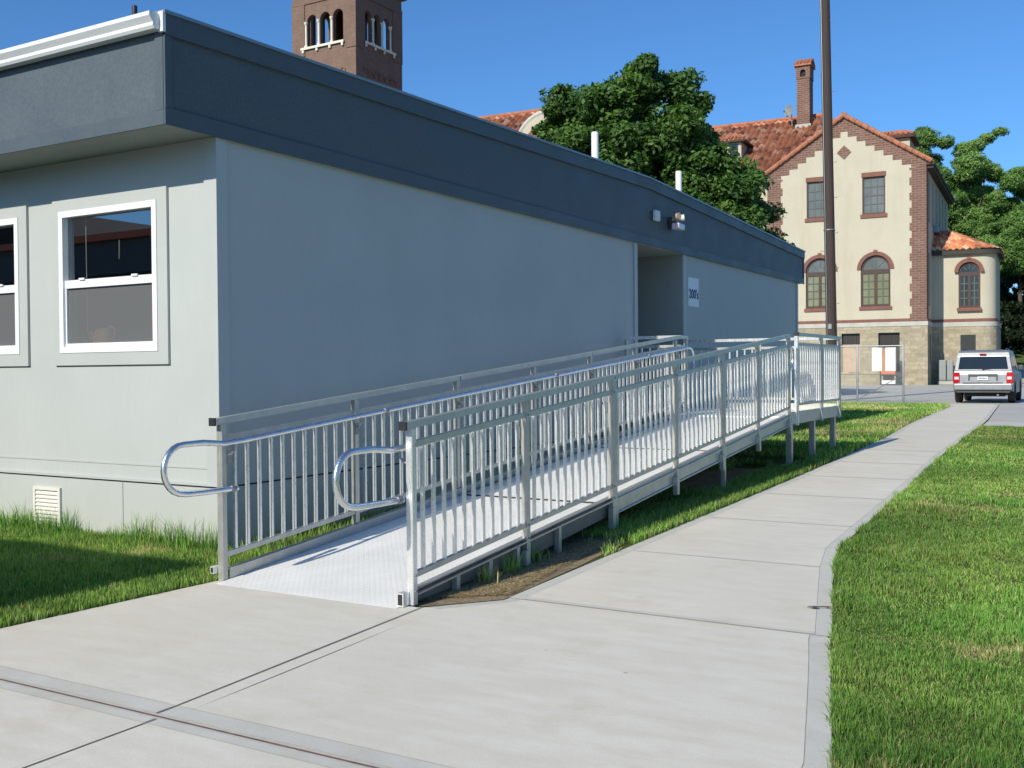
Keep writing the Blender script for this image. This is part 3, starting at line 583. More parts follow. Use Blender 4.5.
for xx,sg_ in ((XO,1),(XI,-1)):
    b = MB(); x = xx+sg_*-.02
    secs = [(Y0R+.03,7.945),(7.955,10.695),(10.705,Y1R)]
    for a,c in secs:
        lo = .075 if a > 7 else .0
        za0, zc0 = (dk(a)-.09, dk(c)-.09)
        za0 = max(za0,.006)
        if a < 7:
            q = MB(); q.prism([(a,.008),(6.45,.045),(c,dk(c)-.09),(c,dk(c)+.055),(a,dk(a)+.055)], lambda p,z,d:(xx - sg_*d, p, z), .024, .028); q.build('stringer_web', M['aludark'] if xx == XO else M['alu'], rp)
        else: b.prism([(a,za0),(c,zc0) if a > 7 else (c,dk(c)-.09),(c,dk(c)+.058),(a,dk(a)+.058)] if a > 7 else [(a,.008),(6.45,.045),(c,dk(c)-.09),(c,dk(c)+.058),(a,dk(a)+.058)], lambda p,z,d:(xx - sg_*d, p, z), -.004, .0)
        b.beam((xx+sg_*(-.022+.0),a,dk(a)+.061),(xx+sg_*-.022,c,dk(c)+.061),.05,.006); 
        b.beam((xx+sg_*(.012),a,dk(a)+.034),(xx+sg_*.012,c,dk(c)+.034),.016,.012)
        if a > 7: b.beam((xx+sg_*(.012),a,dk(a)-.082),(xx+sg_*.012,c,dk(c)-.082),.016,.012)
    b.build('stringer', M['alu'], rp)
    e0,e1,ez0,ez1 = (xx-.052,xx-.004,.008,.088) if xx == XO else (xx-.062,xx-.026,.060,.108)
    b = MB(); b.box(e0,e1,Y0R-.062,Y0R-.001,ez0,ez1); sc_ = b.build('stringer_end', M['alulit'], rp)
    b = MB(); b.box(e0+.008,e1-.008,Y0R-.064,Y0R-.0625,ez0+.008,ez1-.008); b.build('end_cap', M['dark'], sc_)  # dark plate painted as the shaded inside of the open tube
PO = [5.075,6.465,7.92,9.36,10.68,11.95,13.26]; PIN = [5.045,6.46,7.92,9.36,10.68,11.95,13.30,13.70]
def zr(y): return dk(y) if y < 13.45 else LZ
# posts
for i,y in enumerate(PO):
    b = MB(); b.box(XO-.024,XO+.024,y-.024,y+.024,max(.004,zr(y)-.13) if i else .004,zr(y)+1.045); 
    if i in (2,4): b.box(XO-.022,XO+.022,y+.030,y+.068,zr(y)-.08,zr(y)+1.04)
    po = b.build('post', M['alulit'] if i == 0 else M['alu'], rp, bev=.004, seg=1)
    if i < 4:
        for zz in (.06,.155,.945):
            q = MB(); q.tube([(XO+.024,y,zr(y)+zz),(XO+.031,y,zr(y)+zz)],.008,8); q.build('bolt', M['galv'], po)
    if i:
        b = MB(); b.box(XO+.006,XO+.05,y-.085,y-.028,max(gz(y)+.01,zr(y)-.19),zr(y)-.02); b.build('bracket', M['alu'], po)
for i,y in enumerate(PIN):
    b = MB(); b.box(XI-.024,XI+.024,y-.024,y+.024,max(.004,zr(y)-.13) if i else .004,zr(y)+1.045); b.build('post', M['alu'], rp, bev=.004, seg=1)
for xx in (XO+.0,XI-.0):                         # feet of the low section and legs
    for y in (5.55,5.95,6.32,6.95):
        b = MB(); b.box(xx-.02,xx+.02,y-.02,y+.02,gz(y)-.02,dk(y)+.03); b.build('foot', M['alu'], rp)
for xx in (XO-.005,XI+.005):
    for y in (7.99,10.75):
        b = MB(); b.box(xx-.022,xx+.022,y-.02,y+.02,gz(y)-.02,dk(y)-.06); lg = b.build('leg', M['alu'], rp)
        b = MB(); b.box(xx-.07,xx+.07,y-.07,y+.07,gz(y)-.01,gz(y)+.008); b.build('base_plate', M['alu'], lg)
# rails
def rail(name, x, secs, dz, w, h, mat, parent, zf=zr):
    for a,c in secs: b = MB(); b.beam((x,a,zf(a)+dz),(x,c,zf(c)+dz),w,h); o = b.build(name, mat, parent)
    return o
TOPO = [(5.00,7.945),(7.957,10.69),(10.702,13.30)]; TOPI = [(4.97,7.945),(7.957,10.69),(10.702,13.45),(13.452,13.74)]
for x,secs,cap in ((XO,TOPO,1),(XI,TOPI,1)):
    tr = rail('top_rail', x, secs, 1.067, .05, .044, M['alu'], rp)
    b = MB(); a = secs[0][0]; b.box(x-.027,x+.027,a-.012,a+.002,zr(a)+1.04,zr(a)+1.094)
    for (p,q),(p2,q2) in zip(secs,secs[1:]): b.box(x-.022,x+.022,q,p2,zr(q)+1.05,zr(q)+1.086)
    b.build('end_cap', M['dark'], tr)
    sy = PO if x == XO else PIN
    sp = [(p+.026,q-.026) for p,q in zip(sy,sy[1:])]
    rail('middle_rail', x, sp, .945, .032, .04, M['alu'], rp); rail('bottom_rail', x, sp, .155, .032, .034, M['alu'], rp)
# balusters: the hundred nearest as parts, the rest as one part
bal = MB(); bal.box(-.0105,.0105,-.0105,.0105,.170,.928); mesh0 = bal.build('baluster', M['alulit'], rp, off=(0,0,0)); mesh0.location = (0,0,0)
allb = []
for x,sy in ((XO,PO),(XI,PIN)):
    for p,q in zip(sy,sy[1:]):
        k = max(1, round((q-p)/.118)); allb += [(x, p+(q-p)*j/k) for j in range(1,k)]
allb.sort(key=lambda t: t[1]+ (0 if t[0] == XO else .5))
first = True
for x,y in allb[:100]:
    loc = Vector((x,y,zr(y))) - rp.location
    if first: mesh0.location = loc; first = False
    else: inst(mesh0, rp, loc)
b = MB()
for x,y in allb[100:]: b.box(x-.0105,x+.0105,y-.0105,y+.0105,zr(y)+.170,zr(y)+.928)
tag(b.build('baluster', M['alulit'], rp), kind='stuff')
# tubular handrails with return loops
def loop(x, yc, zt, zb, dirn, n=12):
    r_ = (zt-zb)/2; return [(x, yc + dirn*r_*math.sin(PI*k/n), (zt+zb)/2 + r_*math.cos(PI*k/n)) for k in range(n+1)]
for x,px in ((XI+.085,XI),(XO-.085,XO)):
    za = dk(5.05)+.915
    pts = [(x,5.10,.635),(x,4.88,.635),(x,4.66,.64)] + loop(x,4.635,.960,.645,-1)[::-1][1:] + [(x,4.80,.962),(x,4.98,za+.002),(x,5.15,dk(5.15)+.918)]
    pts += [(x,y,dk(y)+.918) for y in (6.5,8,9.5,11,12.5,13.3)] + [(x,13.5,LZ+.918)] + loop(x,13.62,LZ+.918,LZ+.60,1) + [(x,13.40,LZ+.60),(x,13.28,LZ+.60)]
    b = MB(); b.tube(pts,.0195,14); hr = b.build('handrail', M['pipe'], rp, smooth=True)
    for y in (5.10,6.46,7.92,9.36,10.68,11.95,13.26):
        b = MB(); z = dk(y)+.918; s_ = 1 if px > x else -1
        b.tube([(x,y-.02,z-.02),(x,y-.02,z-.055),(x+s_*.03,y-.02,z-.085),(px-s_*.024,y-.02,z-.09)],.008,8)
        b.box(px-s_*.032,px-s_*.024,y-.03,y+.01,z-.15,z-.06) if s_ > 0 else b.box(px+.024,px+.032,y-.03,y+.01,z-.15,z-.06); b.build('bracket', M['galv'], hr)
    for y in (6.75,9.7,12.2,5.06):
        z = dk(y)+.918 if y > 5.1 else .635; b = MB(); b.tube([(x,y-.02,z-.0018*(y>5.1)),(x,y+.02,z+.0018*(y>5.1))],.0235,14); b.build('collar', M['galv'], hr, smooth=True)

# ------------------------------------------------------------------ landing platform
ld = thing('landing_platform', 'raised aluminium landing with railings in front of the classroom entrance', 'platform', (-4.95,14.7,GZ))
LX0,LX1,LY0,LY1 = -6.17,XO+.0,13.40,15.98
b = MB(); b.box(LX0,LX1-.03,LY0,LY1-.02,LZ-.04,LZ); b.build('deck', M['deck'], ld)
b = MB(); b.box(LX1-.03,LX1+.004,LY0,LY1,LZ-.10,LZ+.060); b.box(LX0,LX1-.03,LY1-.02,LY1+.004,LZ-.10,LZ+.088); b.box(LX0,XI-.03,LY0-.02,LY0-.002,LZ-.10,LZ+.088); b.box(XI-.03,LX1-.031,LY0-.02,LY0-.002,LZ-.12,LZ-.06); b.build('stringer', M['alu'], ld)
for (x,y) in ((XO-.05,13.47),(XO-.05,14.62),(XO-.05,15.80),(-5.2,13.47),(-5.2,15.80),(-6.05,13.47),(-6.05,15.80)):
    b = MB(); b.box(x-.037,x+.037,y-.037,y+.037,gz(y)-.02,LZ-.041); lg = b.build('leg', M['alu'], ld); 
    b = MB(); b.box(x-.09,x+.09,y-.09,y+.09,gz(y)-.01,gz(y)+.008); b.build('base_plate', M['alu'], lg)
LP = [(XO+.012,13.60,'b'),(XO+.012,14.88,'a'),(XO+.012,15.95,'a'),(-4.9,15.97,'a'),(-6.12,15.97,'a'),(-6.12,13.60,'a')]
for x,y,k in LP:
    b = MB(); b.box(x-.025,x+.025,y-.025,y+.025,LZ-.12,LZ+1.05); b.build('post', M['alulit' if k == 'b' else 'alu'], ld, bev=.004, seg=1)
b = MB(); b.box(XO-.015,XO+.039,13.572,13.628,LZ+1.052,LZ+1.10); b.build('post_cap', M['dark'], ld)
def xr_rail(name, secs, dz, w, h, mat):
    for p0,p1 in secs: b = MB(); b.beam((p0[0],p0[1],LZ+dz),(p1[0],p1[1],LZ+dz),w,h); b.build(name, mat, ld)
xo = XO+.012
xr_rail('top_rail', [((xo,13.63),(xo,16.0))], 1.075, .05, .044, M['alu']); xr_rail('top_rail', [((-6.16,15.97),(xo-.026,15.97))], 1.075, .05, .044, M['alulit']); xr_rail('top_rail', [((-6.16,13.60),(XI-.026,13.60))], 1.075, .05, .044, M['alulit'])
for nm,dz,hh in (('middle_rail',.945,.04),('bottom_rail',.155,.034)):
    xr_rail(nm, [((xo,13.626),(xo,14.854)),((xo,14.906),(xo,15.924)),((xo-.026,15.97),(-4.874,15.97)),((-4.926,15.97),(-6.094,15.97)),((-6.094,13.60),(XI-.026,13.60))], dz, .032, hh, M['alu'])
lb = []
for (xa,ya),(xb,yb) in (((xo,13.60),(xo,14.88)),((xo,14.88),(xo,15.95)),((xo,15.97),(-4.9,15.97)),((-4.9,15.97),(-6.12,15.97)),((-6.12,13.60),(XI,13.60))):
    L = math.hypot(xb-xa,yb-ya); k = round(L/.118); lb += [(xa+(xb-xa)*j/k, ya+(yb-ya)*j/k) for j in range(1,k)]
for x,y in lb:
    o = inst(mesh0, ld, Vector((x,y,LZ)) - ld.location)

# ------------------------------------------------------------------ small weeds and a twig
for i,(x,y,hh,lab) in enumerate(((-3.66,5.86,.13,'pale dry weed tuft beside the ramp foot nearest the slab corner'),(-3.67,6.20,.16,'green weed tuft growing beside the low ramp stringer'),(-3.70,6.55,.15,'broad green weed clump by the second ramp post'))):
    r = np.random.default_rng(90+i); n = 90; p = np.stack([r.normal(0,.035,n), r.normal(0,.05,n)],1); h = hh*r.uniform(.4,1.2,n)
    q = p.copy(); q[:,0] += x; q[:,1] += y; cc = gcol(q,91+i,.9 if i == 0 else -1.); o = grass('weed_tuft', q, h, np.full(n,.006), cc, .5, 93+i)
    me = o.data; me.transform(Matrix.Translation((-x,-y,-gz(y)))); o.location = (x,y,gz(y)); tag(o, lab, 'weed', 'weeds beside the ramp')
b = MB(); x,y,z = -1.50,6.10,.022; b.tube([(x-.09,y-.03,z),(x,y,z+.006),(x+.08,y-.005,z)],[.002,.004,.002],6); b.tube([(x,y,z+.006),(x+.05,y+.04,z+.004)],[.003,.001],5)
b.poly([(x-.09,y-.03,z+.002),(x-.05,y-.055,z+.006),(x-.02,y-.03,z+.004),(x-.05,y-.01,z+.008)]); tag(b.build('twig', M['bark'], None, off=(0,0,0)), 'small dry twig lying on the right edge of the walk', 'twig')

# ------------------------------------------------------------------ mission style brick and stucco building
HR = thing('mission_building', 'cream stucco building with red tile roofs, brick quoins and arched windows', 'building', (-11.15,72.78,GZ), R(3.4))
def hb(b, name, mat, parent=HR, **kw): return b.build(name, M[mat] if isinstance(mat,str) else mat, parent, off=(0,0,0), **kw)
mf = lambda a,z,d: (a, d, z)         # facade local, depth +y
GX0, GX1, AX, AZ, EZ = -10.42, 0., -5.21, 18.15, 14.75
def arch(xc, w, z0, zs, n=12):
    r_ = w/2; return [(xc-r_,z0),(xc+r_,z0)] + [(xc+r_*math.cos(PI*k/n), zs+r_*math.sin(PI*k/n)) for k in range(0,n+1)]
def rect(x0,x1,z0,z1): return [(x0,z0),(x1,z0),(x1,z1),(x0,z1)]
wU = [(-7.72,-6.25),(-4.04,-2.57)]; wA = [(-6.86,1.90),(-3.21,1.90)]
b = MB(); b.wall(mf, [(GX0,4.2),(GX1,4.2),(GX1,EZ),(AX,AZ),(GX0,EZ)], [rect(a,c,11.50,14.0) for a,c in wU] + [arch(a,w,5.28,7.78) for a,w in wA], .18); hb(b,'wall','stucco')
# basement stone with openings
bw = [(-3.04,-1.68,0.9,3.5),(-5.42,-4.22,.9,3.5)]
b = MB(); b.wall(lambda a,z,d:(a,-.06+d,z), rect(GX0-.05,GX1+.05,-.2,3.92), [rect(*q) for q in bw], .35); 
b.wall(lambda a,z,d:(.05-d,a,z), rect(-.06,5.2,-.2,3.92), [rect(1.2,2.3,1.4,3.4)], .2); b.wall(lambda a,z,d:(.05-d,a,z), rect(5.2,17.4,-.2,3.92), [], .2); hb(b,'stone_base','stone')
b = MB(); b.box(GX0-.08,GX1+.08,-.10,.0,3.925,4.21); b.box(-.0,.09,.0,17.4,3.925,4.21); hb(b,'stone_cap','cap')
b = MB(); b.box(GX0,-.95,-.035,-.004,4.215,4.42); b.box(.004,.035,0.,17.4,4.215,4.42); hb(b,'brick_band','redtrim')
# quoins and stepped gable brick
b = MB()
def teeth(x_in, s_):
    pts = []; z = 4.22; k = 0
    while z < 14.3:
        d = .0 if k % 2 else .13; pts += [(x_in - s_*d, z),(x_in - s_*d, min(z+.5,14.35))]; z += .5; k += 1
    return pts
ql = teeth(-.92,1); b.prism(ql + [(0.0,14.40),(0.0,4.22)], mf, -.03, -.003)
ql = teeth(GX0+.92,-1); b.prism(ql + [(GX0,14.40),(GX0,4.22)], mf, -.03, -.003)
for s_ in (1,-1):
    st = [(AX, AZ-.05),(AX,17.22),(AX+s_*.24,17.22)]; x,z = .24,17.22
    for k in range(7):
        z -= .372; st += [(AX+s_*x,z),(AX+s_*(x+.575),z)]; x += .575
    st += [(AX+s_*x,14.41),(AX+s_*5.20,14.41),(AX+s_*5.20,EZ-.05)]; b.prism(st, mf, -.033, -.002)
b.prism([(-5.69,15.80),(-5.21,15.32),(-4.73,15.80),(-5.21,16.28)], mf, -.03, -.003)
b.wall(lambda a,z,d:(.03+d,a,z), rect(-.03,.85,4.43,14.6)); hb(b,'brickwork','brick')
def swindow(x0,x1,z0,z1,glass,m,nx=3,nz=4,frame='brownframe'):
    f = MB(); t = .09
    for q in ((x0,x1,z0,z0+t),(x0,x1,z1-t,z1),(x0,x0+t,z0+t,z1-t),(x1-t,x1,z0+t,z1-t)): 
        f.prism(rect(*q), m, .08, .17)
    fo = hb(f,'window',frame)
    g = MB(); g.prism(rect(x0+t,x1-t,z0+t,z1-t), m, .14, .15); hb(g,'pane',glass,fo)
    g = MB()
    for i in range(1,nx): xx = x0+t+(x1-x0-2*t)*i/nx; g.prism(rect(xx-.03,xx+.03,z0+t,z1-t), m, .115, .135)
    for i in range(1,nz): zz = z0+t+(z1-z0-2*t)*i/nz; w_ = .045 if i*2 == nz else .028; g.prism(rect(x0+t,x1-t,zz-w_,zz+w_), m, .11, .133)
    hb(g,'muntin','greenframe',fo)
    return fo
for x0,x1 in wU:
    fo = swindow(x0,x1,11.50,14.0,'glassU',mf)
    g = MB(); g.prism(rect(x0-.05,x1+.05,14.002,14.30),mf,-.05,-.002); hb(g,'lintel','redtrim',fo); g = MB(); g.prism(rect(x0-.12,x1+.12,11.25,11.498),mf,-.09,.0); hb(g,'sill','redtrim',fo)
def awindow(xc,w,z0,zs,m,glass='glassL',top='glassU',sw=.24):
    r_ = w/2; f = MB(); n = 14
    out = arch(xc,w,z0,zs,n); inn = arch(xc,w-.26,z0+.16,zs,n)
    f.wall(lambda a,z,d: m(a,z,.10+d), out, [inn], .08)
    f.prism(rect(xc-r_+.13,xc+r_-.13,zs-.28,zs-.0), m, .09, .17); f.prism(rect(xc-.09,xc+.09,z0+.16,zs-.28), m, .09, .17)
    fo = hb(f,'arched_window','brownframe')
    g = MB(); g.prism(rect(xc-r_+.13,xc-.09,z0+.16,zs-.28), m, .15,.16); g.prism(rect(xc+.09,xc+r_-.13,z0+.16,zs-.28), m, .15,.16); hb(g,'pane',glass,fo)
    g = MB(); g.prism([(xc+(r_-.12)*math.cos(PI*k/n), zs+.0+(r_-.12)*math.sin(PI*k/n)) for k in range(n+1)], m, .15,.16); hb(g,'pane',top,fo)
    g = MB()
    for sx in (-1,1):
        a0 = xc+sx*.09; a1 = xc+sx*(r_-.13); a0,a1 = min(a0,a1),max(a0,a1); xm = (a0+a1)/2; g.prism(rect(xm-.035,xm+.035,z0+.16,zs-.28), m, .12,.145)
        for i in range(1,4): zz = z0+.16+(zs-.44-z0)*i/4; g.prism(rect(a0,a1,zz-.032,zz+.032), m, .121,.146)
    for k in (1,2,3):
        t = PI*k/4; c0,s0 = math.cos(t),math.sin(t); a = .3*r_; e_ = r_-.13
        g.prism([(xc+a*c0+.02*s0,zs+a*s0-.02*c0),(xc+e_*c0+.02*s0,zs+e_*s0-.02*c0),(xc+e_*c0-.02*s0,zs+e_*s0+.02*c0),(xc+a*c0-.02*s0,zs+a*s0+.02*c0)], m, .12,.145)
    hb(g,'muntin','greenframe',fo)
    g = MB(); g.prism([(xc+(r_+.005)*math.cos(PI*k/n), zs+(r_+.005)*math.sin(PI*k/n)) for k in range(n+1)] + [(xc+(r_+sw)*math.cos(PI*k/n), zs+(r_+sw)*math.sin(PI*k/n)) for k in range(n,-1,-1)], m, -.07,-.002)
    g.prism(rect(xc-.12,xc+.12,zs+r_+.16,zs+r_+sw+.10), m, -.11,-.071); hb(g,'brick_arch','redtrim',fo)
    g = MB(); g.prism(rect(xc-r_-.10,xc+r_+.10,z0-.22,z0-.002), m, -.09,.0); hb(g,'sill','redtrim',fo)
for xc,w in wA: awindow(xc,w,5.28,7.78,mf)
for x0,x1,z0,z1 in bw:
    g = MB(); g.prism(rect(x0,x1,z0,z1),lambda a,z,d:(a,d,z),.20,.22); fo = hb(g,'basement_window','void')
    g = MB(); 
    for i in range(1,4): xx = x0+(x1-x0)*i/4; g.prism(rect(xx-.025,xx+.025,z0,z1),mf,.16,.18)
    hb(g,'muntin','brownframe',fo)
g = MB(); g.box(-5.40,-4.24,.10,.16,.4,2.75); hb(g,'board_panel','tan')
# side wall of the gable wing
b = MB(); sw = [(1.3+i*2.6,2.3+i*2.6) for i in range(6)]
ms = lambda a,z,d:(-d,a,z)
b.wall(ms, rect(0,17.4,4.2,14.6), [rect(a,c,10.9,13.9) for a,c in sw] + [rect(a,c,5.3,8.9) for a,c in sw[:1]], .2)
b.poly([(GX0,0,4.2),(GX0,17.4,4.2),(GX0,17.4,14.6),(GX0,0,14.6)]); b.poly([(GX0,17.4,0),(GX1,17.4,0),(GX1,17.4,14.6),(GX0,17.4,14.6)]); hb(b,'wall','stucco')
for a,c in sw: swindow(a,c,10.9,13.9,'glassU',ms)
for a,c in sw[:1]: swindow(a,c,5.3,8.9,'glassL',ms)
g = MB(); g.prism(rect(1.2,2.3,1.4,3.4),lambda a,z,d:(.05-d,a,z),.15,.17); hb(g,'basement_window','void')
# roofs -----------------------------------------------------------
def tileroof(name, o, u, v, W, L, parent=HR, clip=None, per=.44, row=.50, amp=.085, curve=None):
    o,u,v = np.array(o,float),np.array(u,float),np.array(v,float); n_ = np.cross(u,v); n_ /= np.linalg.norm(n_)
    if n_[2] < 0: n_ = -n_
    na = int(W/per*6); A = np.linspace(0,W,na+1); nr = int(L/row); T = []
    for k in range(nr+1): T += [k*row+1e-4, min((k+1)*row-1e-4, L)] if k*row < L-.01 else []
    T = np.array(T); aa,tt = np.meshgrid(A,T); ph = aa/per*2*PI; h = amp*np.where(np.cos(ph) > 0, np.cos(ph), .45*np.cos(ph)) + .055*(1-((tt/row) % 1))
    jit = np.sin(np.floor(aa/per)*12.9898+np.floor(tt/row)*78.233)*43758.5453; jit = (jit-np.floor(jit))*.03
    P = o + aa[...,None]*u + tt[...,None]*v + (h+jit)[...,None]*n_; nt = len(T); idx = np.arange(nt*(na+1)).reshape(nt,na+1)
    F = np.stack([idx[:-1,:-1],idx[:-1,1:],idx[1:,1:],idx[1:,:-1]],-1).reshape(-1,4)
    if clip is not None:
        ca = (aa[:-1,:-1]+aa[1:,1:])/2; ct = (tt[:-1,:-1]+tt[1:,1:])/2; F = F[clip(ca,ct).ravel()]
    uv = np.stack([aa.ravel()+.22,tt.ravel()],1)
    return rawmesh(name, P.reshape(-1,3), F, M['tiles'], uv=uv, parent=parent)
sl = (AZ-EZ)/5.21; L_ = math.hypot(5.21+.35,(5.21+.35)*sl)
cz = 1/math.hypot(1,sl)
# gable wing slopes (v points down the slope from the ridge)
tileroof('roof_slope', (AX,-.16,AZ+.12), (0,1,0), (cz,0,-sl*cz), 17.8, L_); tileroof('roof_slope', (AX,-.16,AZ+.12), (0,1,0), (-cz,0,-sl*cz), 14, L_)
b = MB(); b.tube([(AX,-.25,AZ+.22),(AX,17.6,AZ+.22)],.17,8)
for s_ in (1,-1):
    b.tube([(AX,-.14,AZ+.14),(AX+s_*5.56,-.14,AZ+.14-5.56*sl)],.13,8)
    k = 14
    for i in range(k): 
        t = i/k; x = AX+s_*5.56*t; z = AZ+.14-5.56*t*sl; b.tube([(x,-.14,z+.02),(x+s_*5.56/k*.95,-.14,z-5.56/k*.95*sl)],[.15,.175],8)
hb(b,'rake_tiles','tilerim',smooth=True)
b = MB(); b.box(-.0,.50,-.1,17.6,14.45,14.62); b.box(-.0,.42,.05,17.5,14.25,14.44); hb(b,'eaves','eavewood'); b = MB(); b.box(GX0-.5,GX0,-.1,1.5,14.45,14.62); hb(b,'eaves','eavewood')
# main wing
MY0, MY1, MRY, MRZ, MEZ = 1.6, 18.4, 10., 20.75, 15.0; MX0, MX1 = -62., -8.3
msl = (MRZ-MEZ)/(MRY-MY0); mc = 1/math.hypot(1,msl); ML = math.hypot(MRY-MY0+.5,(MRY-MY0+.5)*msl)
hipk = 6.4/8.4                       # hip runs from the ridge end down to the right
tileroof('roof_slope', (MX0,MRY,MRZ), (1,0,0), (0,-mc,-msl*mc), MX1-MX0+6.6, ML, clip=lambda a,t: a <= (MX1-MX0)+t*mc*hipk)
b = MB(); b.poly([(MX0,MRY,MRZ),(MX1,MRY,MRZ),(MX1+6.4,MY1,MEZ),(MX0,MY1,MEZ)]); b.poly([(MX1,MRY,MRZ),(MX1+6.4,MY0,MEZ),(MX1+6.4,MY1,MEZ)]); hb(b,'roof_back','tilerim')
b = MB(); b.tube([(MX0,MRY,MRZ+.10),(MX1,MRY,MRZ+.10),(MX1+6.4,MY0,MEZ+.12)],.17,8); hb(b,'ridge_tiles','tilerim',smooth=True)
b = MB(); mm = lambda a,z,d:(a,MY0+d,z); mw = [(-58+i*3.6,-56.4+i*3.6) for i in range(13)]
b.wall(mm, rect(MX0,GX0,0,MEZ), [rect(a,c,11.2,13.9) for a,c in mw] + [rect(a,c,5.6,9.0) for a,c in mw], .18); b.poly([(MX0,MY0,0),(MX0,MY1,0),(MX0,MY1,MEZ),(MX0,MY0,MEZ)]); b.poly([(MX0,MY1,0),(-2,MY1,0),(-2,MY1,MEZ),(MX0,MY1,MEZ)]); b.poly([(MX0,MY0,MEZ),(MX0,MY1,MEZ),(MX0,MRY,MRZ)]); hb(b,'wall','stucco')
for a,c in mw: swindow(a,c,11.2,13.9,'glassU',mm); swindow(a,c,5.6,9.0,'glassL',mm)
b = MB(); b.box(MX0,GX0-.5,MY0-.5,MY0,MEZ-.45,MEZ-.28); hb(b,'eaves','eavewood')
# curved parapet gable on the main wing
def curved_gable(xc, w, z0, zt, y):
    n = 16; pts = [(xc-w/2,z0)] + [(xc-w/2*math.cos(PI*k/n), z0+1.2+(zt-z0-1.2)*math.sin(PI*k/n)) for k in range(n+1)] + [(xc+w/2,z0)]
    b = MB(); b.prism(pts, mf, y, y+.5); g = hb(b,'parapet_gable','stucco')
    b = MB(); b.tube([(a,y+.2,z) for a,z in pts[1:-1]],.26,8); hb(b,'coping','cap',g,smooth=True)
    b = MB(); n2 = 14; b.prism([(xc-(w/2-.55)*math.cos(PI*k/n2), z0+1.0+(zt-z0-1.75)*math.sin(PI*k/n2)) for k in range(n2+1)] + [(xc+(w/2-.95)*math.cos(PI*k/n2), z0+1.0+(zt-z0-2.15)*math.sin(PI*k/n2)) for k in range(n2+1)], mf, y-.05, y-.003); hb(b,'brick_arch','redtrim',g)
curved_gable(-24.6, 4.8, 16.0, 19.55, -6.2)
tileroof('roof_slope', (MX0,-2.,MRZ), (1,0,0), (0,-mc,-msl*mc), 40, ML)
b = MB(); b.poly([(MX0,-2,MRZ),(MX0+40,-2,MRZ),(MX0+40,6.4,MEZ),(MX0,6.4,MEZ)]); hb(b,'roof_back','tilerim'); b = MB(); b.tube([(MX0,-2,MRZ+.1),(MX0+40,-2,MRZ+.1)],.17,8); hb(b,'ridge_tiles','tilerim',smooth=True)
b = MB(); b.wall(lambda a,z,d:(a,-10.4+d,z), rect(MX0,MX0+40,0,MEZ)); b.poly([(MX0+40,-10.4,0),(MX0+40,MY0,0),(MX0+40,MY0,MEZ),(MX0+40,-2,MRZ),(MX0+40,-10.4,MEZ)]); hb(b,'wall','stucco')
# chimney
b = MB(); b.box(-10.15,-9.18,8.6,10.0,19.0,23.53); ch = hb(b,'chimney','brick'); CH = -.62
b = MB(); b.wall(lambda a,z,d:(a,8.55+d,z), rect(-10.15,-9.18,23.53,24.48)+[], [arch(-9.665,.42,23.68,24.0,8)], .15); b.box(-10.2,-10.15,8.55,10.0,23.53,24.48); b.box(-9.18,-9.13,8.55,10.0,23.53,24.48); b.box(-10.15,-9.18,9.9,10.,23.53,24.48); hb(b,'chimney_head','brick',ch)
b = MB(); b.box(-10.14,-9.19,8.75,8.8,23.6,24.4); hb(b,'flue','gap',ch)
b = MB(); b.box(-10.32,-9.01,8.4,10.15,24.48,24.60)
for i in range(5): b.tube([(-10.2+i*.27,8.42,24.63),(-10.2+i*.27,9.3,25.1),(-10.2+i*.27,10.1,24.68)],.13,6)
hb(b,'cap_tiles','tilerim',ch,smooth=False)
b = MB(); b.box(-10.25,-9.08,8.5,10.1,19.4,20.0); hb(b,'flashing','cap',ch)
# dormers
def dormer(x0,x1,y0,y1,zb,zt,zr_,side):
    b = MB(); b.box(x0,x1,y0,y1,zb,zt); d = hb(b,'dormer','stucco')
    b = MB(); xm,ym = (x0+x1)/2,(y0+y1)/2; e_ = .32
    c4 = [(x0-e_,y0-e_,zt),(x1+e_,y0-e_,zt),(x1+e_,y1+e_,zt),(x0-e_,y1+e_,zt)]
    if side == 'x': r0,r1 = (x0-.6,ym,zr_),(x1-.6,ym,zr_)
    else: r0,r1 = (xm,y0+.5,zr_),(xm,y1+.6,zr_)
    if side == 'x': b.add(c4+[r0,r1],[(0,1,5,4),(1,2,5),(2,3,4,5),(3,0,4)])
    else: b.add(c4+[r0,r1],[(0,1,4),(1,2,5,4),(2,3,5),(3,0,4,5)])
    hb(b,'roof','tiles',d)
    b = MB(); b.box(x0-e_-.03,x1+e_+.03,y0-e_-.03,y1+e_+.03,zt-.16,zt-.01)
    nn = int((x1-x0+2*e_)/.34)
    hb(b,'eaves','eavewood',d)
    b = MB()
    for i in range(nn+1):
        x = x0-e_+i*(x1-x0+2*e_)/nn; b.tube([(x,y0-e_-.06,zt+.06),(x+(xm-x)*.5,y0+.1,zt+(zr_-zt)*.55)],.12,6)
    hb(b,'roof_tiles','tilerim',d,smooth=True)
    if side == 'y':
        b = MB(); b.prism(rect(x0+.25,x1-.25,zb+.3,zt-.25),lambda a,z,dd:(a,y0-dd,z),.003,.03); hb(b,'window','glassD',d)
dormer(-14.4,-13.3,4.0,7.0,16.2,18.3,19.0,'y'); dormer(-4.2,-1.45,4.0,7.2,15.6,17.35,18.0,'x')
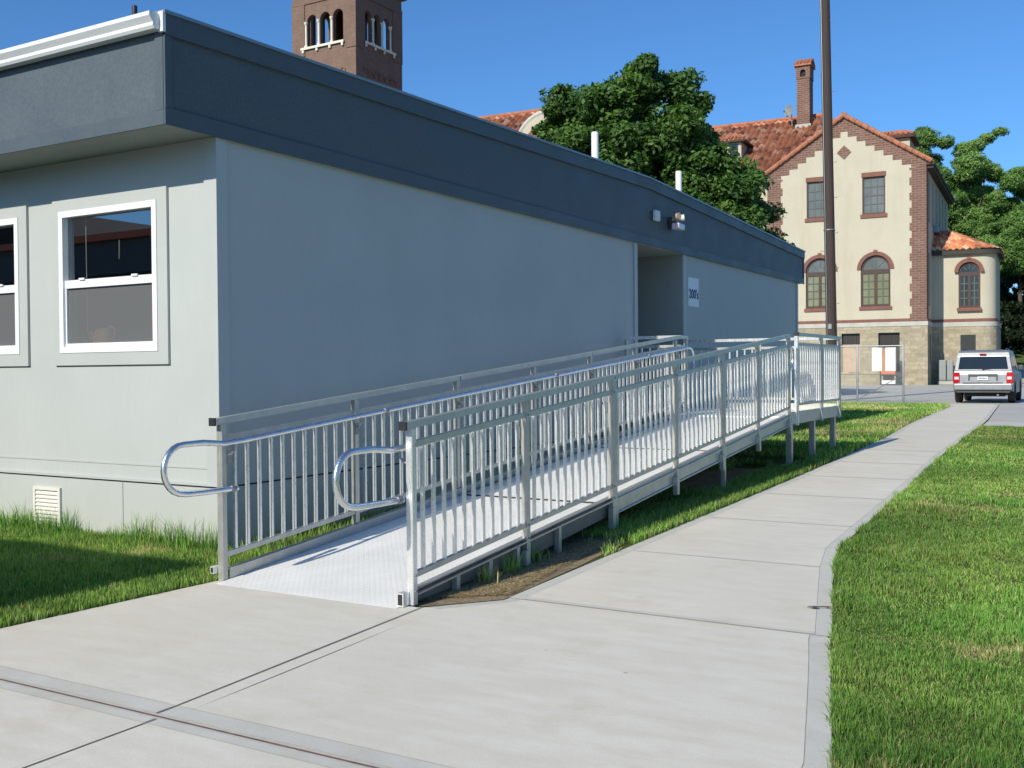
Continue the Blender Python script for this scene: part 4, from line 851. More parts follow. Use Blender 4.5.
# satellite dish
ds = thing('satellite_dish', 'pale satellite dish mounted beside the brick chimney', 'satellite dish', (0,0,0)); rotm = Matrix.Translation((-11.15,72.78,GZ)) @ Matrix.Rotation(R(3.4),4,'Z')
ds.location = rotm @ Vector((-10.6,8.5,21.1)); ds.rotation_euler = (0,0,R(-35))
b = MB(); n = 14; vs = [(r_*math.cos(2*PI*k/n), -.1+ r_*r_*.35*-1, r_*math.sin(2*PI*k/n)) for r_ in (.01,.25,.5) for k in range(n)]
b.add(vs,[(i*n+k,i*n+(k+1)%n,(i+1)*n+(k+1)%n,(i+1)*n+k) for i in range(2) for k in range(n)]); hb(b,'dish','cabinet',ds,smooth=True)
b = MB(); b.tube([(0,-.1,0),(0,.1,-.1),(.0,.15,-1.2)],.035,6); b.tube([(0,-.15,-.45),(0,-.6,-.1)],.02,6); b.box(-.06,.06,-.68,-.58,-.14,-.02); hb(b,'arm','galv',ds)
# round cornered bay
bx1, by0, by1 = 4.0, 3.6, 10.6; rc = .9
def bayline(off=0.):
    pts = [(.0,by0-off)]; n = 10
    for k in range(n+1): t = -PI/2 + PI/2*k/n; pts.append((bx1-rc+(rc+off)*math.cos(t), by0+rc+(rc+off)*math.sin(t)))
    return pts + [(bx1+off,by1)]
BL = bayline()
def band(b, line, z0, z1):
    for (xa,ya),(xb,yb) in zip(line,line[1:]): b.poly([(xa,ya,z0),(xb,yb,z0),(xb,yb,z1),(xa,ya,z1)])
mb = lambda a,z,d:(a,by0+d,z); bc = (2.36,1.34)
b = MB(); b.wall(mb, rect(0,BL[1][0],4.2,9.15), [arch(bc[0],bc[1],5.18,7.55) if False else rect(.0001,.0002,5,5.001)][:0], 0) if False else None
wl2 = BL[1][0]
b.wall(mb, rect(0,wl2+.0,4.2,9.15), [], 0); band(b, BL[1:], 4.2, 9.15); hb(b,'bay_wall','stucco')
b = MB(); l2 = bayline(.06); band(b, l2, -.2, 3.92); hb(b,'bay_base','stone'); b = MB(); l2 = bayline(.09); band(b,l2,3.92,4.22); b.poly([(p[0],p[1],4.22) for p in l2]+[(0,by1,4.22)]); hb(b,'bay_cap','cap'); b = MB(); l2 = bayline(.03); band(b,l2,4.22,4.44); hb(b,'bay_band','redtrim')
awindow(2.36,1.34,5.18,7.60,lambda a,z,d:(a,by0-.16+d,z),'glassD','glassD',.26)
b = MB(); b.box(1.80,2.75,by0-.075,by0-.062,2.0,3.35); hb(b,'basement_window','void')
# bay roof: tiles fanned from an apex line against the wall
rl = bayline(.34); seg = []
for (xa,ya),(xb,yb) in zip(rl,rl[1:]):
    L = math.hypot(xb-xa,yb-ya); k = max(1,int(L/.10)); seg += [(xa+(xb-xa)*j/k, ya+(yb-ya)*j/k) for j in range(k)]
seg.append(rl[-1]); ns = len(seg); dist = np.concatenate([[0],np.cumsum([math.dist(seg[i],seg[i+1]) for i in range(ns-1)])])
top = np.array([[.9 if p[0] > .9 else max(p[0]*.9,.0), max(p[1],by0+2.2) if p[0] > 2.5 else by0+2.2, 10.75] for p in seg]); top[:,0] = np.minimum(np.array([p[0] for p in seg])*.32,.95)
T = np.linspace(0,1,13); P = []; UV = []
for j,t in enumerate(T[:-1]):
    for e_ in (0,1):
        tt = t if e_ == 0 else T[j+1]-1e-4
        for i,p in enumerate(seg):
            q = np.array([p[0],p[1],9.12])*(1-tt) + top[i]*tt; ph = dist[i]/.40*2*PI; h_ = .07*np.cos(ph)*(1-tt*.4) + (.05 if e_ == 0 else 0.); q[2] += h_; P.append(q); UV.append((dist[i]+.2, t*3.2))
P = np.array(P); nt = len(P)//ns; idx = np.arange(len(P)).reshape(nt,ns); F = np.stack([idx[:-1,:-1],idx[:-1,1:],idx[1:,1:],idx[1:,:-1]],-1).reshape(-1,4)
rawmesh('bay_roof', P, F, M['tiles'], uv=np.array(UV), parent=HR)
b = MB(); l2 = bayline(.30); band(b,l2,8.80,9.08); b.poly([(p[0],p[1],8.98) for p in l2]+[(0,by1,8.98)]); hb(b,'bay_eaves','eavewood')
b = MB(); b.box(.02,.35,by0+.8,by0+4,10.55,10.95); hb(b,'bay_flashing','copper')

# things standing near the building
b = MB()
uc = thing('utility_cabinet', 'two door grey utility cabinet against the building beside the round bay', 'utility cabinet', rotm @ Vector((.95,2.7,.0)), R(3.4))
b.box(-.45,.02,-.25,.3,.25,1.65); b.box(.07,.45,-.25,.3,.25,1.62); hb(b,'housing','cabinet',uc,bev=.03); b = MB(); b.box(-.5,.5,-.3,.35,-.02,.22); hb(b,'plinth','cap',uc)
b = MB(); 
for x in (-.40,.12): b.prism(rect(x,x+.28 if x > 0 else x+.37,.35,1.5),lambda a,z,d:(a,-.25-d,z),.003,.02)
hb(b,'door','cabinet',uc)
mbx = thing('meter_cabinet', 'pair of white meter cabinets on a post frame with orange caps behind the fence', 'meter cabinet', rotm @ Vector((-2.50,-1.6,-.12)), R(3.4))
for x0,x1 in ((-.72,-.08),(.12,.76)):
    b = MB(); b.box(x0,x1,-.15,.15,1.05,2.60); bo = hb(b,'cabinet',M['whitebox'],mbx,bev=.02); b = MB(); b.box(x0+.05,x1-.05,-.17,-.152,1.12,2.52); hb(b,'door','whitebox',bo)
b = MB(); b.box(-.075,.115,-.10,.12,1.0,2.58); hb(b,'backboard','wood',mbx); b = MB(); b.box(-.15,.76,-.2,.14,.82,1.04); hb(b,'cap_strip','orange',mbx,bev=.03)
for x in (-.08,.70):
    b = MB(); b.box(x-.05,x+.05,-.05,.05,-.02,.82); hb(b,'leg','galv',mbx)
b = MB(); b.box(-.1,.74,-.2,.1,.22,.46); hb(b,'shelf','whitebox',mbx)

# ------------------------------------------------------------------ bell tower
TX1, TY0, TW, TD = -48.36, 60., 6.05, 5.65; TX0 = TX1-TW
tw = thing('bell_tower', 'square brown brick bell tower with triple arched belfry openings', 'tower', (TX1,TY0,0))
mtf = lambda a,z,d:(a,TY0+d,z); mtr = lambda a,z,d:(TX1-d,a,z); mtb = lambda a,z,d:(a,TY0+TD-d,z); mtl = lambda a,z,d:(TX0+d,a,z)
def op(c, n=10, up=0.): return [arch(x,.96,25.82,27.72+up,n) for x in c]
cF = [-52.52,-51.25,-50.0]; cR = [TY0+1.50,TY0+2.58,TY0+3.68]
def opr(c, n=10, up=0.): return [arch(x,.80,25.82,27.80+up,n) for x in c]
b = MB()
b.wall(mtf, rect(TX0,TX1,0,33), op(cF), .36); b.wall(mtr, rect(TY0,TY0+TD,0,33), opr(cR), .36)
b.wall(mtb, rect(TX0,TX1,0,33), op(cF,10,1.1), .36); b.wall(mtl, rect(TY0,TY0+TD,0,33), opr(cR,10,1.1), .36)
t_ = .36; b.wall(lambda a,z,d: mtf(a,z,t_), rect(TX0+t_,TX1-t_,20,33), op(cF)); b.wall(lambda a,z,d: mtb(a,z,t_), rect(TX0+t_,TX1-t_,20,33), op(cF,10,1.1))
b.wall(lambda a,z,d: mtr(a,z,t_), rect(TY0+t_,TY0+TD-t_,20,33), opr(cR)); b.wall(lambda a,z,d: mtl(a,z,t_), rect(TY0+t_,TY0+TD-t_,20,33), opr(cR,10,1.1))
b.poly([(TX0,TY0,24.5),(TX1,TY0,24.5),(TX1,TY0+TD,24.5),(TX0,TY0+TD,24.5)]); b.build('wall', M['towerbrick'], tw)
b = MB()   # raised brickwork around the recessed panels, cornice
b.box(TX0-.06,TX1+.06,TY0-.08,TY0-.003,29.05,29.35); b.box(TX0-.06,-53.22,TY0-.06,TY0-.003,25.2,29.04); b.box(-49.18,TX1+.06,TY0-.06,TY0-.003,25.2,29.04)
b.box(TX1+.003,TX1+.08,TY0-.003,TY0+TD,29.05,29.35); b.box(TX1+.003,TX1+.06,TY0-.003,TY0+.85,25.2,29.04); b.box(TX1+.003,TX1+.06,TY0+4.5,TY0+TD,25.2,29.04)
b.build('pilaster', M['towerbrick'], tw)
b = MB(); b.box(TX0-.3,TX1+.3,TY0-.3,TY0+TD+.3,30.2,30.7); b.build('cornice', M['towerbrick'], tw)
b = MB(); q = [(TX0-.5,TY0-.5,33),(TX1+.5,TY0-.5,33),(TX1+.5,TY0+TD+.5,33),(TX0-.5,TY0+TD+.5,33),((TX0+TX1)/2,TY0+TD/2,36)]; b.add(q,[(0,1,4),(1,2,4),(2,3,4),(3,0,4),(3,2,1,0)]); b.build('roof', M['tiles'], tw)
def column(x,y):
    b = MB(); b.tube([(x,y,25.82),(x,y,25.95),(x,y,26.0),(x,y,27.5),(x,y,27.55),(x,y,27.72)],[.15,.15,.09,.085,.14,.17],10); b.build('column', M['ltstone'], tw, smooth=True)
for x in (-53.12,-51.885,-50.625,): column(x, TY0+.02)
for y in (TY0+2.04,TY0+3.13,TY0+4.18): column(TX1-.02, y)
b = MB(); b.box(-53.55,-49.4,TY0-.16,TY0-.062,25.64,25.81)
for x in (-53.35,-52.0,-50.75,-49.55): b.box(x-.09,x+.09,TY0-.14,TY0-.062,25.42,25.635)
si = b.build('sill', M['ltstone'], tw)
b = MB(); b.box(TX1+.062,TX1+.16,TY0+1.0,TY0+4.7,25.64,25.81)
for y in (TY0+1.1,TY0+2.2,TY0+3.3,TY0+4.5): b.box(TX1+.062,TX1+.14,y-.09,y+.09,25.42,25.635)
b.build('sill', M['ltstone'], tw)
b = MB()   # corbel arches below
for c in [-53.2+i*.72 for i in range(6)]:
    k = 8; b.prism([(c+.30*math.cos(PI*i/k),23.55+.30*math.sin(PI*i/k)) for i in range(k+1)]+[(c+.2*math.cos(PI*i/k),23.55+.2*math.sin(PI*i/k)) for i in range(k,-1,-1)], mtf, -.07, -.003)
for c in [TY0+1.15+i*.66 for i in range(6)]:
    k = 8; b.prism([(c+.30*math.cos(PI*i/k),23.55+.30*math.sin(PI*i/k)) for i in range(k+1)]+[(c+.2*math.cos(PI*i/k),23.55+.2*math.sin(PI*i/k)) for i in range(k,-1,-1)], mtr, -.07, -.003)
    b.box(TX1+.003,TX1+.12,c+.24,c+.40,23.35,23.55)
b.build('corbel_arches', M['brick'], tw)

# ------------------------------------------------------------------ utility pole, fence
up = thing('utility_pole', 'tall dark wooden utility pole with climbing spikes in front of the gable', 'utility pole', (-9.12,38.5,GZ))
base = Vector((-9.12,38.5,GZ-.3)); topv = Vector((-9.42,38.5,19.5))
b = MB(); b.tube([base+(topv-base)*k/10 for k in range(11)],[.205-.004*k for k in range(11)],14); b.build('shaft', M['polewood'], up, smooth=True)
b = MB()
for k in range(26):
    z = 1.8+.64*k; c_ = base+(topv-base)*((z-base.z)/(topv.z-base.z)); s_ = 1 if k % 2 else -1; b.tube([c_+Vector((s_*.17,-.03,0)),c_+Vector((s_*.31,-.05,0)),c_+Vector((s_*.31,-.05,.04))],.010,6)
b.build('step_spikes', M['aludark'], up)
b = MB(); b.tube([base+(topv-base)*k/10+Vector((-.10,-.205+.003*k,0)) for k in range(11)],.012,6); b.build('ground_wire', M['galv'], up)
for z in (2.2,6.4): 
    c_ = base+(topv-base)*((z-base.z)/(topv.z-base.z)); b = MB(); b.tube([c_+Vector((0,0,-.02)),c_+Vector((0,0,.02))],.212,14,False); b.build('band', M['galv'], up)
c_ = base+(topv-base)*((2.9-base.z)/(topv.z-base.z)); b = MB(); b.box(c_.x-.06,c_.x+.06,c_.y-.225,c_.y-.21,2.8,2.98); b.build('tag', M['cabinet'], up)
b = MB(); b.beam((topv.x-1.3,38.3,18.6),(topv.x+1.3,38.3,18.6),.12,.14); b.build('crossarm', M['polewood'], up)
fe = thing('chain_link_fence', 'grey chain link fence at the far edge of the grass behind the landing', 'fence', (-9.,36.85,GZ))
FZ0, FZ1, FYY = GZ+.05, 2.12, 36.85; fxs = [-6.40,-7.90,-10.3,-12.7,-15.1,-17.5]
for i,x in enumerate(fxs):
    b = MB(); b.tube([(x,FYY,GZ-.02),(x,FYY,FZ1+.05),(x,FYY,FZ1+.08)],[.035,.035,.015],10); b.build('post', M['galv'], fe, smooth=True)
b = MB(); b.tube([(-6.40,FYY,FZ1),(-17.5,FYY,FZ1)],.022,8); b.tube([(-6.40,FYY,GZ+.98),(-17.5,FYY,GZ+.98)],.012,6); b.tube([(-6.40,FYY,FZ0+.02),(-17.5,FYY,FZ0+.02)],.008,6); b.build('rail', M['galv'], fe, smooth=True)
b = MB(); b.tube([(-6.42,FYY,GZ+.95),(-7.88,FYY,GZ+.12)],.014,6); b.build('shadow_rod', M['galv'], fe)  # thin rod standing in for the slanting cast shadow at the fence
V = []; F = []; H_ = FZ1-FZ0; st = .10; x = -17.5-H_
while x < -6.40:
    for s_ in (1,-1):
        xa, xb = (x, x+H_) if s_ == 1 else (x+H_, x); za, zb = FZ0, FZ1
        t0,t1 = 0.,1.
        lo,hi = -17.5,-6.40
        if xa != xb:
            ta,tb = (lo-xa)/(xb-xa),(hi-xa)/(xb-xa); ta,tb = min(ta,tb),max(ta,tb); t0,t1 = max(0,ta),min(1,tb)
        if t1 > t0:
            p0 = (xa+(xb-xa)*t0, FYY, za+(zb-za)*t0); p1 = (xa+(xb-xa)*t1, FYY, za+(zb-za)*t1); o_ = len(V); k = .0020
            V += [(p0[0]-k,FYY-k*s_,p0[2]+k*s_),(p0[0]+k,FYY-k*s_,p0[2]-k*s_),(p1[0]+k,FYY-k*s_,p1[2]-k*s_),(p1[0]-k,FYY-k*s_,p1[2]+k*s_)]; F += [(o_,o_+1,o_+2,o_+3)]
    x += st
b = MB(); b.add(V,F); b.build('mesh', M['wire'], fe)

# ------------------------------------------------------------------ parked car
car = thing('parked_suv', 'silver boxy suv parked in the lot with its tailgate facing the walk', 'car', (-3.98,37.2,GZ), R(1.))
def cm(b, name, mat, parent=car, **kw): return b.build(name, M[mat], parent, off=(0,0,0), **kw)
def carbody(profile, wfun, inset=0):
    """profile (y,z) loop; wfun(z) half width"""
    b = MB(); n = len(profile); vs = [(-wfun(z)+inset,y,z) for y,z in profile] + [(wfun(z)-inset,y,z) for y,z in profile]
    t = tessellate_polygon([[Vector((y,z,0)) for y,z in profile]]); b.add(vs,[tuple(x) for x in t]+[tuple(i+n for i in reversed(x)) for x in t]+[(i,(i+1)%n,(i+1)%n+n,i+n) for i in range(n)]); return b
wl_ = lambda z: .90 if z < .95 else (.90-.04*(z-.95)/.1 if z < 1.05 else .86)
low = [(.02,.42),(.0,.60),(.02,.95),(.05,1.07),(3.05,1.07),(3.2,1.05),(4.15,.98),(4.32,.80),(4.35,.45),(3.95,.38),(3.93,.55),(3.80,.72),(3.55,.80),(3.30,.72),(3.17,.55),(3.15,.32),(1.25,.32),(1.23,.55),(1.10,.72),(.85,.80),(.60,.72),(.47,.55),(.45,.38)]
cm(carbody(low, wl_), 'body', 'carsilver', bev=.012, seg=2)
up_ = [(.05,1.072),(.10,1.55),(.16,1.68),(.42,1.745),(1.9,1.735),(2.35,1.65),(3.0,1.10),(3.05,1.072)]
wu = lambda z: .872-.105*(max(z-1.07,0)/.63)
cm(carbody(up_, wu), 'cabin', 'carsilver', bev=.015, seg=2)
b = MB(); b.box(-.60,.60,.55,1.9,1.752,1.765); 
cm(b,'roof_panel','cargrey')
for s_ in (-1,1):
    b = MB(); b.tube([(s_*.66,.45,1.74),(s_*.66,.55,1.80),(s_*.66,1.9,1.79),(s_*.66,2.05,1.70)],.018,8); cm(b,'roof_rail','cargrey',smooth=True)
def yz(z): return .05+.05*(z-1.07)/.48
b = MB(); b.add([(-.75,yz(1.13)-.012,1.13),(.75,yz(1.13)-.012,1.13),(.69,yz(1.54)-.012,1.54),(-.69,yz(1.54)-.012,1.54)],[(0,1,2,3)]); rw = cm(b,'rear_window','carglass')
b = MB(); b.box(-.02,.02,.02,.05,1.10,1.13); b.tube([(.0,.025,1.12),(.30,.035,1.15)],.012,6); cm(b,'wiper','dark')
for s_ in (-1,1):
    b = MB()
    def sx(z): return s_*(wu(z)+.006)
    for y0,y1,y0t,y1t in ((.25,.95,.33,.95),(1.03,1.85,1.03,1.80),(1.93,2.72,1.90,2.28)): b.add([(sx(1.12),y0,1.12),(sx(1.12),y1,1.12),(sx(1.56),y1t,1.56),(sx(1.56),y0t,1.56)],[(0,1,2,3)])
    cm(b,'side_window','carglass')
    b = MB(); b.box(min(s_*.70,s_*.905),max(s_*.70,s_*.905),-.02,.10,.66,1.03); tl = cm(b,'tail_light','tailred',bev=.02)
    b = MB(); b.box(min(s_*.73,s_*.86),max(s_*.73,s_*.86),-.03,-.021,.79,.88); cm(b,'reversing_lamp','tailwhite',tl)
    b = MB(); b.box(min(s_*.88,s_*1.06),max(s_*.88,s_*1.06),2.50,2.62,1.08,1.26); cm(b,'wing_mirror','cargrey',bev=.03)
    for yw in (.85,3.55):
        b = MB(); xa,xb = s_*.70,s_*.915; 
        n = 24; 
        prof = [(xa,.20),(xa,.34),(xa+s_*.03,.365),(xb-s_*.03,.365),(xb,.34),(xb,.22)]
        vs = [(px_, yw+r_*math.cos(2*PI*k/n), .365+r_*math.sin(2*PI*k/n)) for px_,r_ in prof for k in range(n)]
        b.add(vs,[(i*n+k,i*n+(k+1)%n,(i+1)*n+(k+1)%n,(i+1)*n+k) for i in range(5) for k in range(n)]+[tuple(range(n))]); wh = cm(b,'wheel','tyre',smooth=True)
        b = MB(); 
        prof = [(xb-s_*.02,.22),(xb-s_*.03,.19),(xb-s_*.06,.17),(xb-s_*.03,.05)]
        vs = [(px_, yw+r_*math.cos(2*PI*k/n), .365+r_*math.sin(2*PI*k/n)) for px_,r_ in prof for k in range(n)]
        b.add(vs,[(i*n+k,i*n+(k+1)%n,(i+1)*n+(k+1)%n,(i+1)*n+k) for i in range(3) for k in range(n)]+[tuple(3*n+k for k in range(n))]); cm(b,'rim','rim',wh,smooth=True)
b = MB(); b.box(-.88,.88,-.14,.03,.44,.66); cm(b,'bumper','carsilver',bev=.04,seg=3); b = MB(); b.box(-.60,.60,-.13,-.02,.662,.69); b.box(-.80,.80,-.06,.3,.36,.45); cm(b,'bumper_step','cargrey')
b = MB(); b.box(-.44,.44,-.02,.015,.90,.97); b.box(-.44,-.40,-.018,.015,.76,.90); b.box(.40,.44,-.018,.015,.76,.90); cm(b,'tailgate_garnish','cargrey')
b = MB(); b.box(-.16,.16,-.025,-.005,.765,.885); pl_ = cm(b,'number_plate','whitebox'); b = MB()
for i in range(6): b.box(-.12+i*.042,-.095+i*.042,-.028,-.0255,.80,.85)
cm(b,'lettering','navy',pl_)
b = MB(); b.box(-.10,.10,.03,.09,1.60,1.64); cm(b,'brake_light','tailred'); b = MB(); b.box(-.6,.6,.5,3.9,.22,.32); cm(b,'underbody','dark')
b = MB(); b.tube([(.45,-.06,.28),(.45,.4,.30)],.03,8); cm(b,'exhaust','galv')

# ------------------------------------------------------------------ trees
def leaves(name, parent, clumps, per, size, cols, seed, flat=.5, up=.55, needle=False):
    """clumps: (x,y,z,r) ; leaf quads scattered in flattened clump shells"""
    r = np.random.default_rng(seed); cl_ = np.array(clumps); n = len(cl_)*per; ci = np.repeat(np.arange(len(cl_)),per)
    d = r.normal(0,1,(n,3)); d /= np.linalg.norm(d,axis=1)[:,None]; rad = r.uniform(.15,1,n)**.45; P = cl_[ci,:3] + d*(rad*cl_[ci,3])[:,None]*np.array([1,1,flat])
    nr = d*.7 + r.normal(0,.55,(n,3)) + np.array([0,0,up]); nr /= np.linalg.norm(nr,axis=1)[:,None]
    a = np.cross(nr, r.normal(0,1,(n,3))); a /= np.linalg.norm(a,axis=1)[:,None]; b_ = np.cross(nr,a); s = (size*r.uniform(.6,1.4,n))[:,None]
    w = s*(.28 if needle else .55); V = np.stack([P-a*s, P-b_*w-nr*s*.12, P+a*s, P+b_*w-nr*s*.12],1)
    c0,c1 = np.array(cols[0]),np.array(cols[1]); tc = r.uniform(0,1,len(cl_))[ci]; c = c0+(c1-c0)*np.clip(tc*.6+r.uniform(0,.4,n),0,1)[:,None]
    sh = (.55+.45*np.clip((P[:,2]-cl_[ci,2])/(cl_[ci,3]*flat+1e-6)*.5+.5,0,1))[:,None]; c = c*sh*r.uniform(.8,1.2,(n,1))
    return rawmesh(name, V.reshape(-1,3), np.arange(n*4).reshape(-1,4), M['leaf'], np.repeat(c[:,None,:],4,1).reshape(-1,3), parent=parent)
def tree(name, label, base, tr, blobs, nclump, per, size, cols, seed, group=None, crad=(.5,.9), flat=.5, limbs=14, needle=False):
    """blobs: spheres (local) filling the crown; clumps sit through their volume, thicker at the surface"""
    t = thing(name, label, 'tree', base, group=group); rr = random.Random(seed); cl_ = []
    vol = [b_[3]**1.9 for b_ in blobs]
    for _ in range(nclump):
        bl = rr.choices(blobs, vol)[0]; v_ = Vector((rr.gauss(0,1),rr.gauss(0,1),rr.gauss(0,1))).normalized()*bl[3]*(rr.uniform(.35,1)**.5)
        cl_.append((bl[0]+v_.x,bl[1]+v_.y,bl[2]+v_.z,rr.uniform(*crad)))
    leaves('crown', t, cl_, per, size, cols, seed, flat, needle=needle)
    zc = min(b_[2]-b_[3]*.5 for b_ in blobs); zt = max(b_[2] for b_ in blobs)*(.8 if needle else .9); b = MB(); b.tube([(0,0,-.2),(.05,0,.4),(.1,.05,zc*.6),(0,.1,zc),(.1,0,(zc+zt)*.5),(.1,.1,zt)],[tr*1.3,tr,tr*.85,tr*.75,tr*.4,tr*.1],12); tk = b.build('trunk', M['bark'], t, off=(0,0,0), smooth=True)
    b = MB()
    for c_ in rr.sample(cl_, min(limbs,len(cl_))):
        s0 = Vector((.05,.05,zc*.7+rr.random()*(min(c_[2],zt)-zc*.7)*.5)); e0 = Vector(c_[:3]); m0 = (s0+e0)/2+Vector((rr.uniform(-.4,.4),rr.uniform(-.4,.4),.5)); b.tube([s0,m0,e0],[tr*.38,tr*.22,.03],7)
    b.build('limb', M['bark'], tk, off=(0,0,0), smooth=True); return t
# broadleaf tree behind the classroom: blobs given in metres across / up, at about 40 m
cyaw = R(30.5); RT = Vector((math.cos(cyaw),math.sin(cyaw),0)); FW = Vector((-math.sin(cyaw),math.cos(cyaw),0))
TB = Vector((-15.75,38.7,GZ))
sil = [(-3.95,11.7,.35),(-4.15,10.5,.45),(-4.2,9.5,.4),(-3.2,11.4,.5),(-2.5,11.5,.75),(-1.35,12.0,.6),(-.9,12.5,.25),(-.2,12.3,.3),(.25,11.9,.45),(1.1,11.9,.4),(1.4,10.7,.45),(.25,10.4,1.05),(-1.6,9.7,1.25),(-3.5,9.6,1.0),(1.5,9.3,.7),(2.7,8.1,.7),(3.7,7.1,.6),(4.1,6.1,.4),(2.2,7.1,1.0),(.7,7.9,1.05),(-.5,7.1,1.25),(-2.5,8.1,1.25),(2.9,5.9,.7),(-1.7,6.1,1.25),(-3.7,8.5,.7),(1.1,5.7,1.25),(-.5,5.,1.3),(-2.8,5.2,1.0)]
rr = random.Random(3); blobs = []
for a,z,r_ in sil:
    r_ += .28
    dd = rr.uniform(-1.1,1.1)*max(0,(2.0-abs(a)/3)); p = RT*a + FW*dd; blobs.append((p.x,p.y,z,r_))
    if r_ > .9:
        for sg_ in (-1,1): p = RT*a*.9 + FW*(1.9*sg_); blobs.append((p.x,p.y,z-.3,r_*.8))
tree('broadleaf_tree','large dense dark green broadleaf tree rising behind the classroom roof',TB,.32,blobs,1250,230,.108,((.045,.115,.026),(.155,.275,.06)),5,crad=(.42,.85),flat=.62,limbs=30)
# feathery trees behind the building on the right
def rtree(label, x, y, h, w, seed, per=230, cols=((.06,.15,.035),(.20,.36,.09)), group='trees beyond the building'):
    rr = random.Random(seed); bl = []; z0 = hz(x,y) if y > 78 else GZ
    for i in range(13):
        t = rr.uniform(.32,.93); rad = w*.5*(1-((t-.55)/.62)**2)**.5 if abs(t-.55) < .6 else .3; a = rr.uniform(0,2*PI); q = rr.uniform(.2,.75)*rad; bl.append((q*math.cos(a),q*math.sin(a),h*t,rad*rr.uniform(.32,.5)))
    bl.append((0,0,h*.95-.6,w*.13)); return tree('feathery_tree',label,(x,y,z0),.45,bl,360,per,.21,cols,seed,group=group,crad=(.5,1.35),flat=.55,limbs=26,needle=True)
def stree(label, cpx, circles, seed, cols):
    """feathery tree from blobs given as (across, up, radius) in metres about its base"""
    B0 = RT*cpx + FW*96.8; bl = []; rr = random.Random(seed)
    for a,z,r_ in circles: p = RT*a + FW*rr.uniform(-2.2,2.2)*min(1,r_); bl.append((p.x,p.y,z-1.25,r_*.9))
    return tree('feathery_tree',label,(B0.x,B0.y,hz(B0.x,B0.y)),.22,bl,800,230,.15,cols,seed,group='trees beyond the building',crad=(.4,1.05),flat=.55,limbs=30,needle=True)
k_ = 1/10.7
def cc(cx0, L): return [((x-cx0)*k_, 1.0+(366-y)*k_, r_*k_) for x,y,r_ in L]
stree('feathery green tree nearest the gable rising behind the round bay roof', (930-512)*k_, cc(930,[(925,148,9),(917,168,12),(936,168,11),(930,190,18),(946,212,20),(924,139,4),(941,153,5),(912,190,16),(925,225,22),(945,250,20)]), 11, ((.09,.20,.05),(.25,.42,.12)))
stree('spreading light green tree with long upper branches right of the first', (968-512)*k_, cc(968,[(962,163,6),(976,158,6),(988,150,4),(997,144,3),(958,184,12),(975,184,12),(990,186,5),(999,188,3.5),(966,205,18),(986,215,17),(970,238,24),(955,262,18),(982,268,20)]), 12, ((.12,.25,.06),(.33,.52,.15)))
stree('mid green tree at the right edge behind the road', (1018-512)*k_, cc(1018,[(1008,200,8),(1020,190,6),(1035,200,18),(1014,226,17),(1006,250,17),(1030,240,24),(1012,274,18),(1040,275,26)]), 13, ((.09,.21,.05),(.26,.44,.12)))
rtree('dark green tree further up the hill beyond the road', -13.5,124,15.0,13,14,cols=((.05,.12,.03),(.15,.28,.07)))
rtree('broad green tree furthest right on the hillside', 2.5,100,18.5,11,15)
# dark undergrowth below them
def shrub(label, x, y, h, w, seed, cols):
    rr = random.Random(seed); z0 = hz(x,y); bl = [(rr.uniform(-w/2,w/2),rr.uniform(-1,1),h*rr.uniform(.25,.7),h*.33) for _ in range(8)]
    t = thing('shrub', label, 'shrub', (x,y,z0), group='undergrowth below the trees'); cl_ = []
    for _ in range(90):
        q = rr.choice(bl); v_ = Vector((rr.gauss(0,1),rr.gauss(0,1),rr.gauss(0,1))).normalized()*q[3]; cl_.append((q[0]+v_.x,q[1]+v_.y,max(.3,q[2]+v_.z),rr.uniform(.5,1.)))
    leaves('foliage', t, cl_, 110, .22, cols, seed, .6); b = MB()
    for i in range(5): b.tube([(rr.uniform(-w/3,w/3),0,-.1),(rr.uniform(-w/2,w/2),rr.uniform(-.5,.5),h*.7)],[.08,.02],6)
    b.build('stem', M['bark'], t, off=(0,0,0)); return t
dkc = ((.012,.026,.010),(.03,.055,.016))  # near-black leaf colours, the shade under the trees painted in
shrub('dark shrub in front of the tree at the right edge of the lot',-9.2,103.5,5.0,5,45,dkc)
shrub('dark shrub close behind the far corner of the round bay',-13.2,96,5.5,6,41,dkc); shrub('dark shrub mass left of the uphill road below the trees',-11.6,110,7,8,42,dkc); shrub('dark shrub right of the uphill road',-2.5,120,8,10,43,dkc); shrub('dark shrub furthest up the hill at the road end',-9.5,128,8,10,44,dkc)

# ------------------------------------------------------------------ facing classroom (seen in the window reflection, throws the shadow on the left lawn)
ob = thing('facing_classroom', 'dark modular classroom facing the windows across the left lawn', 'building', (-6.6,-1.2,0))
b = MB(); b.box(-24,-6.95,-16,-1.6,-.1,3.3); b.build('wall', M['trim'], ob)
b = MB(); b.box(-24.3,-6.62,-16.3,-1.22,3.305,4.0); b.build('fascia', M['fascia'], ob)
b = MB(); b.box(-24.4,-6.58,-1.2,-1.08,3.93,4.06); b.build('gutter', M['orange'], ob); b = MB(); b.add([(-24.3,-1.2,4.01),(-6.6,-1.2,4.01),(-6.6,-16.3,4.01),(-24.3,-16.3,4.01),(-24.3,-8.7,4.2),(-6.6,-8.7,4.2)],[(0,1,5,4),(3,4,5,2),(1,2,5),(0,4,3)]); b.build('roof', M['roofing'], ob)
b = MB(); b.prism([(-21.5,3.95),(-17.5,3.95),(-19.5,4.85)], lambda a,z,d:(a,-1.3-d,z), 0, 6); b.build('dormer', M['eavewood'], ob)

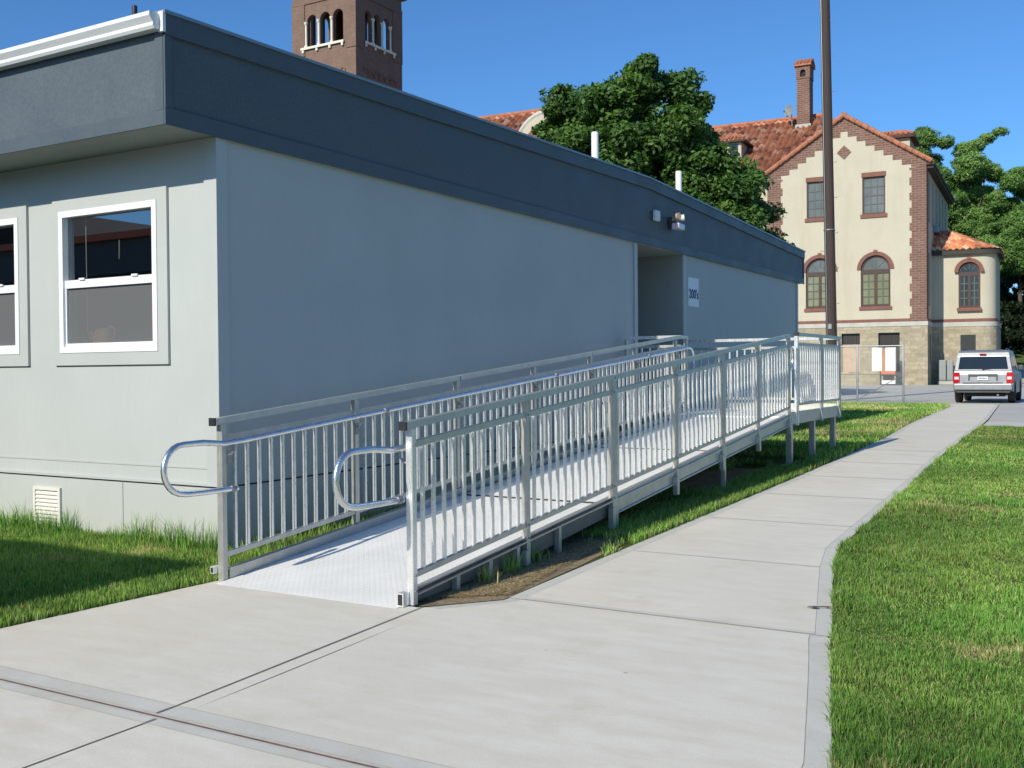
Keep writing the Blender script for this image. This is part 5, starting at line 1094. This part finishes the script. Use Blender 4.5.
# ------------------------------------------------------------------ light, world, camera
az, el = R(187.7), R(31.8)       # sun azimuth (clockwise from +Y) and elevation
to = Vector((math.sin(az)*math.cos(el), math.cos(az)*math.cos(el), math.sin(el)))
sd = bpy.data.lights.new('sun','SUN'); sd.energy = 5.0; sd.angle = R(.53); sd.color = (1.,.94,.80); so = bpy.data.objects.new('sun', sd); C.objects.link(so)
so.rotation_euler = (-to).to_track_quat('-Z','Y').to_euler(); so.location = to*50
W = bpy.data.worlds.new('World'); S.world = W; W.use_nodes = True; nt = W.node_tree
sky = nt.nodes.new('ShaderNodeTexSky'); sky.sky_type = 'NISHITA'; sky.sun_disc = False; sky.sun_elevation = el; sky.sun_rotation = az; sky.altitude = 200; sky.air_density = 1.; sky.dust_density = .55; sky.ozone_density = 2.2
bg = nt.nodes['Background']; bg.inputs[1].default_value = .107; tn = nt.nodes.new('ShaderNodeMix'); tn.data_type = 'RGBA'; tn.blend_type = 'MULTIPLY'; tn.inputs[0].default_value = 1.; tn.inputs[7].default_value = (.52,.93,1.36,1)
nt.links.new(sky.outputs[0], tn.inputs[6]); nt.links.new(tn.outputs[2], bg.inputs[0])
cd = bpy.data.cameras.new('camera'); co = bpy.data.objects.new('camera', cd); C.objects.link(co); S.camera = co
cd.sensor_width = 36; cd.lens = 1038.14/1024*36; cd.clip_start = .05; cd.clip_end = 2000
yaw, pitch, roll = R(30.503), R(-.791), R(-.4825)
fw = Vector((-math.sin(yaw)*math.cos(pitch), math.cos(yaw)*math.cos(pitch), math.sin(pitch))); rt = Vector((math.cos(yaw),math.sin(yaw),0)); u2 = rt.cross(fw)
r_ = rt*math.cos(roll)+u2*math.sin(roll); u_ = r_.cross(fw)
co.matrix_world = Matrix(((r_.x,u_.x,-fw.x,0),(r_.y,u_.y,-fw.y,0),(r_.z,u_.z,-fw.z,1.42),(0,0,0,1)))
S.view_settings.view_transform = 'Standard'; S.view_settings.look = 'None'; S.view_settings.exposure = 0; S.view_settings.gamma = 1
S.cycles.max_bounces = 8; S.cycles.transparent_max_bounces = 12
